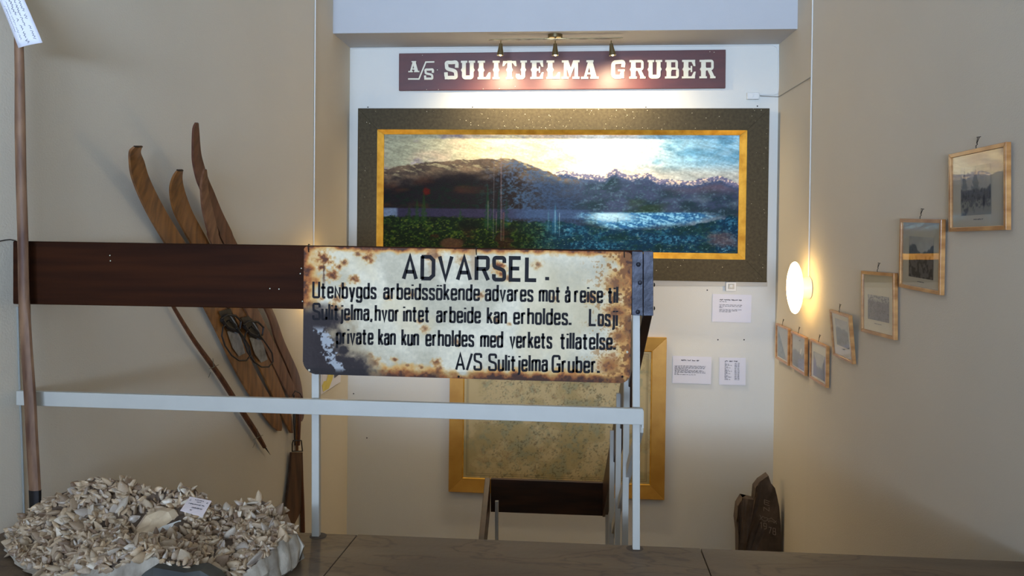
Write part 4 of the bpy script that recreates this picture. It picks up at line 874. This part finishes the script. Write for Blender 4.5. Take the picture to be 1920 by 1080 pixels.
# small coloured map sheet on the left wall behind the sign
q = [at(a, b, (1, 0, 0), (XL+.004, 0, 0)) for a, b in ((602, 700), (640, 676), (638, 716), (601, 740))]
T = thing('map_sheet', 'small yellow and white map sheet on the left wall under the enamel sign', 'map', Matrix.Translation(q[3]))
mb = MB(); W = (q[1]-q[0]).length
v = [Vector(p)-q[3] for p in q]; e = Vector((.002, 0, 0)); mb.hexa([v[3], v[2], v[2]+e, v[3]+e, v[0], v[1], v[1]+e, v[0]+e]); mb.build('paper', M['paper'], T)
ym_ = mat('map_yellow', srgb(226, 206, 92), .6, var=.12, scale=(20, 20, 20))
def lerp4(s, t_): return (v[0]*(1-s)+v[1]*s)*(1-t_)+(v[3]*(1-s)+v[2]*s)*t_+Vector((.0035, 0, 0))
mb = MB().add([lerp4(*k) for k in ((.03, .6), (.12, .45), (.25, .5), (.3, .25), (.5, .1), (.62, .3), (.55, .6), (.38, .95), (.1, .93))], [tuple(range(9))]); mb.build('yellow_area', ym_, T, fix=False)
mb = MB().add([lerp4(*k) for k in ((.62, .42), (.9, .35), (.9, .6), (.64, .62))], [(0, 1, 2, 3)]); mb.build('printed_key', M['ink'], T, fix=False)
# ------------------------------------------------------------------ skis, sticks and the hanging blade on the left wall
ld = (Vector((XL, CREL, 0))-Vector((LN[0], LN[1], 0))).normalized(); ln = Vector((ld.y, -ld.x, 0))    # normal into the stairwell
def lw(px, py, off): return at(px, py, ln, Vector((LN[0], LN[1], 0))+ln*off)
def crv(keys, n):  # keys: list of tuples, smooth resample (catmull)
    K = [keys[0]]+list(keys)+[keys[-1]]; out = []
    for i in range(1, len(K)-2):
        p0, p1, p2, p3 = [np.array(K[i+j], float) for j in (-1, 0, 1, 2)]
        for s in np.linspace(0, 1, n, endpoint=False): out.append(.5*((2*p1)+(-p0+p2)*s+(2*p0-5*p1+4*p2-p3)*s*s+(-p0+3*p1-3*p2+p3)*s**3))
    out.append(np.array(K[-2], float)); return out
def ski(label, keys, m, tipmat=None, th=.012, iron_tip=True):
    """keys: centre px, py, width in px, distance of the ski's face from the wall"""
    S = crv(keys, 6); C_ = [lw(k[0], k[1], k[3]) for k in S]
    cen = C_[len(C_)//2]; T = thing('wooden_ski', label, 'ski', Matrix.Translation(cen), 'old wooden skis leaning on the left wall'); mb = MB(); secs = []
    for i, k in enumerate(S):
        t = (C_[min(i+1, len(C_)-1)]-C_[max(i-1, 0)]).normalized()
        lft, rgt = lw(k[0]-k[2]/2, k[1], k[3]), lw(k[0]+k[2]/2, k[1], k[3]); side = (lft-rgt)/2; hw = 1.0
        nn = t.cross(side).normalized()
        if nn.dot(ln) < 0: nn = -nn
        th_ = th*(1 if i > 4 else .55+.1*i); p = C_[i]-cen
        secs.append([p+side*hw, p+side*hw*.25+nn*.0015, p-side*hw*.25+nn*.0015, p-side*hw, p-side*hw-nn*th_, p+side*hw-nn*th_])
    mb.sweep(secs).build('body', m, T, smooth=True)
    if iron_tip:
        mb = MB(); ss = []
        for sec in secs[:2]:
            c0 = sum(sec, Vector())/6; ss.append([c0+(p-c0)*1.12 for p in sec])
        mb.sweep(ss).build('tip_cap', M['iron'], T)
    return T, C_, cen
skiA = [(261, 275, 13, .17), (255, 286, 19, .15), (258, 303, 26, .12), (266, 336, 31, .085), (292, 392, 35, .05), (329.5, 455, 37, .035), (405, 577, 40, .03), (464, 700, 36, .028), (505, 768, 33, .026), (519, 796, 20, .026), (525, 808, 6, .026)]
skiB = [(339, 319, 9, .16), (334, 336, 17, .13), (334, 358, 26, .10), (344, 395, 33, .07), (363, 432, 34, .05), (376, 455, 33, .045), (443, 577, 24, .034), (505, 700, 25, .03), (536, 775, 18, .028), (548, 812, 4, .028)]
skiC = [(386, 318, 4, .2), (385, 336, 10, .175), (385, 358, 13, .15), (391, 395, 18, .11), (400, 432, 18.5, .08), (408, 457, 19, .065), (471, 577, 23, .045), (531, 700, 21, .034), (553, 745, 17, .03), (562, 768, 8, .03)]
skiD = [(370, 231, 5, .24), (369, 247, 10, .215), (370, 284, 14, .17), (373, 306, 18, .145), (381, 336, 21, .12), (390, 358, 22, .105), (405, 395, 22, .08), (422.5, 432, 23, .06), (433, 457, 24, .055), (503, 577, 13, .04), (526, 640, 15, .036), (552, 700, 16, .03), (562, 745, 13, .03), (565, 778, 10, .03), (564, 790, 5, .03)]
TA, CA, cA = ski('wide honey-brown wooden ski leaning leftmost on the left wall', skiA, M['ski1'])
TB, CB, cB = ski('honey-brown wooden ski, second from the left on the wall', skiB, M['ski1'])
TC_, CC, cC = ski('reddish slim wooden ski in front, with the lower tip of the reddish pair', skiC, M['ski3'], iron_tip=False)
TD, CD, cD = ski('reddish-brown wooden ski whose tip reaches highest on the wall', skiD, M['ski2'], iron_tip=False)
def binding(T, cen, px, py, off, s=1.0):
    """leather toe straps and a tin foot plate"""
    def W_(x, y, o=0): return lw(x, y, off+o)-cen
    b = MB().add([W_(px-14, py-6, .006), (W_(px+2, py-12, .006)), W_(px+12, py+6, .006), W_(px+20, py+34, .006), W_(px+8, py+40, .006), W_(px-4, py+24, .006)], [(0, 1, 2, 3, 4, 5)])
    b.build('foot_plate', M['tin'], T, fix=False)
    MB().add([W_(px+a, py+c, .009) for a, c in ((-30, -44), (-8, -50), (0, -30), (6, -14), (-2, -4), (-14, -8), (-20, -22))], [(0, 1, 2, 3, 4, 5, 6)]).build('leather_flap', M['leather'], T, fix=False)
    loop = [W_(px+a*s, py+c, .012+.03*math.sin(math.pi*k/12)) for k, (a, c) in enumerate([(-12, -26), (-22, -14), (-24, 2), (-18, 20), (-6, 38), (8, 48), (22, 48), (30, 38), (28, 22), (18, 6), (8, -8), (0, -20), (-10, -28)])]
    MB().tube(loop, .0045, 6).build('toe_strap', M['leather'], T)
    l2 = [W_(px+a, py+c, .01+.02*math.sin(math.pi*k/5)) for k, (a, c) in enumerate([(-26, -30), (-14, -38), (2, -36), (12, -26), (10, -12), (-2, -8)])]
    MB().tube(l2, .006, 6).build('strap', M['leather'], T)
    l3 = [W_(px+a, py+c, .014) for a, c in [(-24, -28), (-14, -16), (-2, -10), (10, -4)]]
    MB().tube(l3, [.012, .009, .01, .006], 6).build('strap', M['leather'], T)
    MB().tube([W_(px-8, py-36, .016), W_(px+4, py-18, .02), W_(px+2, py-4, .01)], .003, 6).build('buckle', M['tin'], T)
binding(TA, cA, 440, 628, .030); binding(TB, cB, 482, 640, .034)
# stick leaning under the board
def stick(name, label, cat, keys, m, n=4):
    S = crv(keys, n); C_ = [lw(k[0], k[1], k[3]) for k in S]; cen = C_[len(C_)//2]
    T = thing(name, label, cat, Matrix.Translation(cen)); R_ = []
    for k in S: R_.append(max(.001, k[2]*.92*(lw(k[0], k[1], k[3])-CAM).dot(CF)/F_PX/2))
    MB().tube([p-cen for p in C_], R_, 8).build('shaft', m, T); return T, C_, cen
T, C_, cen = stick('ski_pole', 'thin dark brown wooden pole slanting down below the dark board, left of the skis', 'ski pole', [(318, 560, 7, .03), (328, 580, 8, .03), (365, 640, 9.5, .03), (410, 702, 11, .03), (450, 765, 11.5, .03), (478, 808, 11, .03), (496, 838, 8, .03)], M['stick'])
MB().tube([lw(494, 834, .03)-cen, lw(507, 853, .03)-cen], [.006, .0008], 8).build('iron_spike', M['iron'], T)
for px, py in ((401, 690), (484, 822)):
    w_ = MB(); 
    for a, b, c1, d1 in ((-9, 2, 9, -6), (-2, -18, 0, 0), (-6, 8, -10, 18)): w_.tube([lw(px+a, py+b, .042)-cen, lw(px+(a+c1)/2, py+(b+d1)/2, .044)-cen, lw(px+c1, py+d1, .042)-cen], .0016, 5)
    w_.build('twine', M['twine'], T)
# hanging blade
T = thing('hanging_paddle', 'flat worn wooden paddle hanging on dark leather straps below the skis', 'paddle', Matrix.Translation(lw(553, 860, .03))); cen = T.matrix_world.translation.copy()
def LW(x, y, o=.03): return lw(x, y, o)-cen
mb = MB(); th = ln*.014
f4 = [LW(547, 848), LW(568, 848), LW(566, 900), LW(564, 960), LW(553, 982), LW(536, 978), LW(539, 930), LW(545, 885)]
n = len(f4); mb.add(f4+[p-th for p in f4], [tuple(range(n)), tuple(range(2*n-1, n-1, -1))]+[(i, (i+1) % n, (i+1) % n+n, i+n) for i in range(n)]); mb.build('blade', wood('blade_wood', srgb(96, 62, 36), srgb(60, 36, 20), .6, (20, 20, 4)), T, bevel=.002)
MB().tube([LW(551, 740, .04), LW(551, 790, .04), LW(553, 835, .04)], .0045, 6).build('strap', M['leather'], T)
MB().tube([LW(562, 745, .036), LW(561, 790, .036), LW(560, 835, .036)], [.012, .012, .009], 8).build('handle', M['stick'], T)
MB().tube([LW(548, 742, .05), LW(553, 733, .055), LW(562, 737, .055), LW(568, 748, .05), LW(565, 760, .045)], .0035, 6).build('strap', M['leather'], T)
MB().tube([LW(548, 832, .042), LW(550, 826, .045), LW(565, 826, .045), LW(567, 846, .042), LW(548, 846, .042), LW(548, 832, .042)], .004, 6).build('buckle', M['iron'], T)
stick('narrow_stick', 'narrow dark reddish stick hanging behind the wooden paddle', 'stick', [(564, 850, 8, .015), (565, 900, 9, .015), (567, 950, 9, .015), (568, 998, 9, .015)], M['stick'])
stick('hanging_stick', 'slim brown stick hanging behind the leather straps under the skis', 'stick', [(557, 750, 7, .012), (557, 800, 7, .012), (557, 845, 6, .012)], M['ski1'])
# ------------------------------------------------------------------ the long pole at the left with its paper tag
yq = YR-.05
PK = [(33, -40, 17), (35, 60, 17.5), (37, 150, 19), (38, 250, 21), (40, 350, 20.5), (43, 450, 21), (45, 550, 22), (50, 650, 24), (56, 740, 25), (60, 820, 25), (64, 890, 25), (66, 930, 24), (66, 1000, 20), (66, 1032, 16)]
T = thing('wooden_pole', 'long slightly bent wooden pole leaning on the railing board at far left', 'pole', Matrix.Translation(aty(45, 600, yq))); cen = T.matrix_world.translation.copy()
S = crv(PK, 4); mb = MB(); secs = []
pr = []
for k in S:
    p = aty(k[0], k[1], yq); hw = k[2]*yq/F_PX/2; hd = hw*.8 if k[1] < 600 else hw*.6
    secs.append([p-cen+Vector((hw*math.cos(2*math.pi*j/10), hd*math.sin(2*math.pi*j/10), 0)) for j in range(10)])
cut = next(i for i, k in enumerate(S) if k[1] > 912)
MB().sweep(secs[:cut+1]).build('shaft', M['pole'], T, smooth=True)
ss = [[(sum(s, Vector())/10)+(p-(sum(s, Vector())/10))*1.06 for p in s] for s in secs[cut:]]
MB().sweep(ss).build('iron_sleeve', M['iron'], T, smooth=True)
# paper tag
yt = yq-.03; q = [aty(*k, yt) for k in ((-12, -30), (36, -30), (83, 81), (38, 91))]
a_ = aty(-14, -10, yt)
tg = thing('paper_tag', 'white handwritten paper tag tied to the top of the long pole', 'tag', Matrix.Translation(q[3])); c0 = q[3].copy()
tgp = [aty(-18, -40, yt)-c0, aty(28, -40, yt)-c0, aty(83, 81, yt)-c0, aty(38, 91, yt)-c0]
mb = MB(); n = 8; m_ = 5
def tgat(s, t): p = (tgp[0]*(1-s)+tgp[1]*s)*(1-t)+(tgp[3]*(1-s)+tgp[2]*s)*t; return p+Vector((0, -.006*math.sin(s*3.1)-.01*t*t, 0))
mb.add([tgat(i/m_, j/n) for j in range(n+1) for i in range(m_+1)], [(j*(m_+1)+i, j*(m_+1)+i+1, (j+1)*(m_+1)+i+1, (j+1)*(m_+1)+i) for j in range(n) for i in range(m_)])
o = mb.build('paper', M['paper'], tg, smooth=True); o.modifiers.new('thick', 'SOLIDIFY').thickness = .0006
mb = MB(); rnd = random.Random(4)
for s0, ta, tb, hh in ((.80, .30, .62, .05), (.80, .72, .93, .06), (.62, .32, .72, .045), (.44, .30, .55, .06), (.44, .6, .66, .05), (.48, .70, .97, .05), (.26, .34, .9, .03), (.14, .4, .8, .025)):
    n = int((tb-ta)*55); pts = []
    for i in range(n+1):
        t = ta+(tb-ta)*i/n; s = s0+rnd.uniform(.3, 1)*hh*(1 if i % 2 else -1)*(1.5 if rnd.random() < .2 else 1); p = tgat(s, t)+Vector((0, -.0012, 0)); pts.append((p.x, p.z, p.y))
    yy = sum(p[2] for p in pts)/len(pts)
    for i in range(0, len(pts)-1):
        if rnd.random() < .12: continue
        ribbon(mb, [pts[i][:2], pts[i+1][:2]], .0016 if hh > .04 else .0009, lambda a, b, y0=pts[i][2]: (a, y0, b))
mb.build('handwriting', M['ink'], tg, fix=False)
MB().tube([aty(14, -40, yt)-c0, aty(26, -52, yq)-c0, aty(40, -45, yt)-c0], .0015, 5).build('string', M['twine'], tg)
# thin wire on the near left wall above the board
w0, w1 = aty(-30, 452, 3.06), aty(17, 452, YR+.02)
ndn = Vector((-_c.y, _c.x, 0)); ndn = ndn if ndn.x > 0 else -ndn
def nwp(px, py): return at(px, py, ndn, Vector((LN[0], LN[1], 0))+ndn*.004)
tag(MB().tube([nwp(-30, 452), nwp(-5, 453), nwp(10, 450), nwp(19, 449), nwp(30, 452)], .0018, 6).build('thin_wire', M['iron']), 'thin dark wire on the near left wall above the end of the board', 'wire')
tag(MB().tube([nwp(33, 575), nwp(36, 700), nwp(42, 850), nwp(46, 985)], .004, 8).build('grey_pipe', mat('grey_paint', srgb(150, 150, 142), .6, var=.1)), 'thin grey pipe in the left corner behind the long pole', 'pipe')
# baseboard at the near left wall
a = Vector((LN[0], LN[1], 0))+ndn*.0; dd = (Vector((NL[0], NL[1], 0))-a).normalized(); b = a+dd*1.8; e = ndn*.014
# ------------------------------------------------------------------ slate slab with chalk writing in the far corner
T = thing('inscribed_slate', 'jagged dark slate slab with scratched writing and 1978 standing in the far right corner', 'rock', Matrix.Translation((1.35, 6.2, LZ)))
cen = T.matrix_world.translation.copy(); ysl = 6.12
out = [(1384, 1095), (1383, 1000), (1380, 975), (1383, 948), (1392, 933), (1396, 941), (1404, 936), (1414, 938), (1416, 915), (1425, 903), (1441, 892), (1447, 910), (1450, 926), (1453, 915), (1457, 930), (1461, 950), (1464, 985), (1465, 1040), (1466, 1095)]
P2 = [aty(a, b, ysl)-cen for a, b in out]
bm = bmesh.new(); vs = [bm.verts.new(p) for p in P2]; f = bm.faces.new(vs)
bmesh.ops.triangulate(bm, faces=[f]); bmesh.ops.subdivide_edges(bm, edges=bm.edges[:], cuts=3, use_grid_fill=True)
r = bmesh.ops.extrude_face_region(bm, geom=bm.faces[:]); ev = [v for v in r['geom'] if isinstance(v, bmesh.types.BMVert)]
bmesh.ops.translate(bm, verts=ev, vec=(0.0, .09, 0)); bmesh.ops.recalc_face_normals(bm, faces=bm.faces)
arr = np.array([v.co[:] for v in bm.verts]); nn_ = fbm(arr[:, 0]*14+50, arr[:, 2]*14+50, 61)+.4*fbm(arr[:, 0]*45+50, arr[:, 2]*45+50, 62)
xs_ = arr[:, 0]; 
for v, k, x in zip(bm.verts, nn_, xs_):
    if v.co.y < ysl-cen.y+.02: v.co.y -= (k-.7)*.05*(2.2 if x < .06 else .35)
    v.co.y -= v.co.z*.0
me = bpy.data.meshes.new('slab_body'); bm.to_mesh(me); bm.free(); o = bpy.data.objects.new('slab_body', me); COL.objects.link(o); o.parent = T; me.materials.append(M['slate'])
mb = MB()
def cw(txt, x0, x1, y, h, sl_=0):
    a = aty(x0, y, ysl-.022)-cen; b = aty(x1, y, ysl-.022)-cen; W = word_width(txt, .25); k = (b.x-a.x)/W; cur = 0
    for ch in txt:
        for kd, pts in G[ch][1]:
            pp = [((cur+p[0])*k, p[1]*h) for p in pts]; pp = chaikin(pp, 1) if kd in 'st' else pp
            ribbon(mb, pp, .0035, lambda u_, v_: (a.x+u_, a.y, a.z+v_-u_*sl_))
        cur += G[ch][0]+.25
cw('19', 1425, 1437, 990, .042, .2); cw('78', 1441, 1454, 1000, .045, .2); cw('E', 1433, 1443, 945, .03, .3); cw('N', 1432, 1442, 958, .04)
rnd = random.Random(2)
for y in (968, 973): 
    a = aty(1424, y, ysl-.022)-cen; b = aty(1456, y+8, ysl-.022)-cen; pts = [(a.x+(b.x-a.x)*i/22, a.z+(b.z-a.z)*i/22+rnd.uniform(-1, 1)*.009) for i in range(23)]
    ribbon(mb, pts, .0024, lambda u_, v_: (u_, a.y, v_))
mb.build('scratched_writing', M['chalk'], T, fix=False)
# ------------------------------------------------------------------ the crystal cluster in the foreground
T = thing('crystal_cluster', 'big beige cluster of bladed crystals on the floor at lower left', 'mineral', Matrix.Translation((-1.3, 2.72, 0)))
cen = T.matrix_world.translation.copy()
PROF = [(20, 1010), (45, 965), (80, 935), (125, 905), (185, 884), (235, 888), (262, 908), (290, 915), (325, 910), (365, 914), (395, 932), (420, 948), (450, 942), (490, 934), (525, 944), (543, 975), (553, 1020)]
YBK = 2.93; YFR = 2.42
def rock_pt(s, t):
    """s 0..1 left-right, t 0 back rim .. 1 front rim; before noise"""
    px = 20+s*533
    y = YBK-(YBK-YFR)*t; y += .0
    pyb = np.interp(px, [p[0] for p in PROF], [p[1]+8 for p in PROF])
    zb = aty(px, pyb, YBK).z
    # front rim height
    pf = np.interp(px, [0, 20, 120, 200, 260, 290, 330, 400, 480, 553], [1052, 1052, 1078, 1085, 1066, 1054, 1060, 1072, 1052, 1000])
    yfr = YFR+.30*(abs(s-.5)*2)**3.0*(1 if s > .5 else 1.15); y = YBK-(YBK-yfr)*t
    zf = max(.03, aty(px, pf, yfr).z)
    sag = -.05*math.sin(math.pi*min(1, t*1.1))*(1-.6*s) if t < .92 else 0
    z = zb*(1-t)+zf*t+sag+.03*math.sin(s*9+1)*math.sin(t*5)
    x = aty(px, 900, 2.72).x*(y/2.72)
    return Vector((x, y, max(.015, z)))
NS, NT = 110, 56
top = [[rock_pt(i/NS, j/NT) for i in range(NS+1)] for j in range(NT+1)]
ar = np.array([[p[:] for p in r_] for r_ in top])
ar[..., 2] += (fbm(ar[..., 0]*13+40, ar[..., 1]*13+40, 301)-.5)*.055+(fbm(ar[..., 0]*40+40, ar[..., 1]*40+40, 305)-.5)*.02; ar[..., 2] = np.maximum(ar[..., 2], .012)
pts = [Vector(p)-cen for p in ar.reshape(-1, 3)]; idx = lambda j, i: j*(NS+1)+i
mb = MB(); fs = [(idx(j, i), idx(j, i+1), idx(j+1, i+1), idx(j+1, i)) for j in range(NT) for i in range(NS)]
ringi = [idx(0, i) for i in range(NS+1)]+[idx(j, NS) for j in range(1, NT+1)]+[idx(NT, i) for i in range(NS-1, -1, -1)]+[idx(j, 0) for j in range(NT-1, 0, -1)]
nr = len(ringi); k0 = len(pts); allp = pts[:]
for lvl, (f_, o_) in enumerate(((.6, .02), (.25, .018), (0, -.012))):
    for r_ in ringi:
        p = pts[r_]; c2 = Vector((p.x, p.y, 0)); d = Vector((p.x, p.y+.0, 0)); d = d.normalized() if d.length > 0 else d
        j_ = (math.sin(r_*1.7+lvl)*.5+math.sin(r_*.31+lvl*2))*.008+RNG.uniform(-.006, .006)
        allp.append(Vector((p.x+d.x*(o_+j_), p.y+d.y*(o_+j_), p.z*f_)))
prev = ringi
for lvl in range(3):
    cur = [k0+lvl*nr+i for i in range(nr)]
    fs += [(prev[i], prev[(i+1) % nr], cur[(i+1) % nr], cur[i]) for i in range(nr)]; prev = cur
ntop = NT*NS; mb.add(allp, fs[:ntop]); mb.smooth = True; mb.build('rock_base', M['rockdark'], T)
mb = MB(); mb.add(allp, fs[ntop:]); mb.smooth = True; mb.build('rock_side', M['rockbase'], T)
def surf(s, t):
    j = min(NT-1, int(t*NT)); i = min(NS-1, int(s*NS)); a = Vector(ar[j, i]); b = Vector(ar[j, i+1]); c_ = Vector(ar[j+1, i])
    n_ = (b-a).cross(a-c_); n_ = n_.normalized() if n_.length > 0 else Vector((0, 0, 1))
    if n_.z < 0: n_ = -n_
    fa = t*NT-j; fb = s*NS-i
    return a+(b-a)*fb+(c_-a)*fa, n_
def crystal_shape(seed, n=8):
    r_ = random.Random(seed); pr_ = [(.05, 0), (.38, .14), (.54, .4), (.44, .64), (.24, .85), (.03, 1)]; vs = []; fl_ = r_.uniform(.34, .6); bend = r_.uniform(-.14, .14)
    for (rr, h) in pr_:
        for k in range(n):
            th = 2*math.pi*k/n; q = rr*(1+r_.uniform(-.12, .12)); vs.append((q*math.cos(th)+bend*math.sin(h*3.1), q*fl_*math.sin(th), h*1.45-.35))
    f_ = [(i*n+k, i*n+(k+1) % n, (i+1)*n+(k+1) % n, (i+1)*n+k) for i in range(len(pr_)-1) for k in range(n)]+[tuple(5*n+k for k in range(n))]
    return vs, f_
SH_ = [crystal_shape(i) for i in range(8)]; proto = []
for vs, f_ in SH_:
    me = bpy.data.meshes.new('crystal'); me.from_pydata(vs, [], f_); me.materials.append(M['crystal']); me.shade_smooth(); proto.append(me)
rc = random.Random(99)
def crystal_matrix(s, t, size):
    p, n_ = surf(s, t); dirn = (n_*rc.uniform(.1, .7)+Vector((rc.gauss(0, .6), rc.gauss(-.3, .55), rc.gauss(-.05, .4)))).normalized()
    q = dirn.to_track_quat('Z', 'Y').to_matrix().to_4x4() @ Matrix.Rotation(rc.uniform(0, 6.28), 4, 'Z')
    return Matrix.Translation(p-cen-dirn*size*.1) @ q @ Matrix.Diagonal((size*rc.uniform(.8, 1.3), size*rc.uniform(.8, 1.2), size*rc.uniform(.9, 1.45), 1))
def skip(s, t): return (.44 < s < .62 and .16 < t < .46)
cnt = 0
while cnt < 300:
    s, t = rc.random(), rc.random()
    if skip(s, t): continue
    o = bpy.data.objects.new('crystal', proto[cnt % 8]); COL.objects.link(o); o.parent = T; o.matrix_local = crystal_matrix(s, t, rc.uniform(.025, .041)); cnt += 1
V_ = []; F_ = []; base_i = 0; SA = [np.array(v) for v, _ in SH_]
for k in range(2700):
    s, t = rc.random(), rc.random()
    if skip(s, t): continue
    Mx = np.array(crystal_matrix(s, t, rc.uniform(.015, .027))); a_ = SA[k % 8]; w_ = a_ @ Mx[:3, :3].T+Mx[:3, 3]
    V_.append(w_); F_ += [tuple(i+base_i for i in f__) for f__ in SH_[k % 8][1]]; base_i += len(a_)
me = bpy.data.meshes.new('small_crystals'); me.from_pydata([tuple(v) for v in np.concatenate(V_)], [], F_); me.materials.append(M['crystal_many']); me.shade_smooth()
o = bpy.data.objects.new('small_crystals', me); COL.objects.link(o); o.parent = T; o['kind'] = 'stuff'
# broad pale crystal plate
p, n_ = surf(.52, .30)
pc = [(-.075, .0, -.03), (-.05, -.0, .03), (-.005, .01, .058), (.035, 0, .05), (.075, -.01, .01), (.07, -.02, -.02), (.02, -.03, -.05), (-.04, -.03, -.055)]
mb = MB(); c1 = p-cen; lean = Matrix.Rotation(math.radians(-38), 4, 'X')
rg = [[c1+lean @ (Vector(q)*k*1.15+Vector((0, d, 0))) for q in pc] for k, d in ((1.05, .04), (1.0, .0), (.72, -.02), (.25, -.028))]
mb.sweep(rg).build('pale_crystal_plate', M['chunk'], T, smooth=False)
mb = MB(); mb.tube([c1+Vector((.005, -.05, -.02)), c1+Vector((.05, -.05, .0)), c1+Vector((.1, -.035, .025))], [.016, .022, .012], 6).build('pale_crystal_blade', mat('white_crystal', srgb(228, 226, 218), .25, var=.15, scale=(30, 30, 30)), T, smooth=False)
# grey glassy face at the front
gq = [(248, 1100), (268, 1076), (288, 1064), (310, 1068), (345, 1074), (375, 1070), (400, 1084), (415, 1104)]
vg = [aty(a, b, YFR-.035)-cen for a, b in gq]; vb = [Vector((v.x, v.y, .0)) for v in vg]
for v in vb: v.y -= .02
mb = MB(); n = len(vg); mb.add(vg+vb+[v+Vector((0, .06, 0)) for v in vg], [(i, i+1, n+i+1, n+i) for i in range(n-1)]+[(i, i+1, 2*n+i+1, 2*n+i) for i in range(n-1)]); mb.build('glassy_face', M['rockglass'], T)
# the small label card resting on the crystals
def card_pt(px, py, d): return CAM+(CF+CR*((px-CX)/F_PX)-CU*((py-CY)/F_PX))*d
cA_, cB_, cC_, cD_ = card_pt(356, 931, 2.74), card_pt(397, 939, 2.74), card_pt(380, 968.5, 2.66), card_pt(338, 957, 2.66)
K = thing('label_card', 'small pinkish card with two lines of writing resting on the crystal cluster', 'card', Matrix.Translation((cA_+cC_)/2)); c0 = (cA_+cC_)/2
nn2 = (cB_-cA_).cross(cD_-cA_).normalized(); nn2 = nn2 if nn2.y < 0 else -nn2
q = [v-c0 for v in (cD_, cC_, cB_, cA_)]; e = -nn2*.0015; MB().hexa([q[0], q[1], q[1]+e, q[0]+e, q[3], q[2], q[2]+e, q[3]+e]).build('paper', M['paper_pink'], K)
ux = (cB_-cA_); uy = (cD_-cA_); mb = MB(); rnd = random.Random(9); a0 = cA_-c0+nn2*.0006
for s0, s1, t, h in ((.3, .72, .15, .035), (.42, .62, .27, .03), (.12, .84, .45, .04), (.34, .86, .67, .045), (.36, .44, .85, .03)):
    n = int((s1-s0)*42)+3; pts = [(s0+(s1-s0)*i/n, t+rnd.uniform(.3, 1)*h*(1 if i % 2 else -1)) for i in range(n+1)]
    for i in range(n):
        if rnd.random() < .15: continue
        ribbon(mb, [pts[i], pts[i+1]], .022, lambda a, b: a0+ux*a+uy*b)
for s in (.12, .88):
    ribbon(mb, [(s-.03, .26), (s, .16), (s+.03, .26), (s-.03, .26)], .014, lambda a, b: a0+ux*a+uy*b)
mb.build('handwriting', M['ink'], K, fix=False)
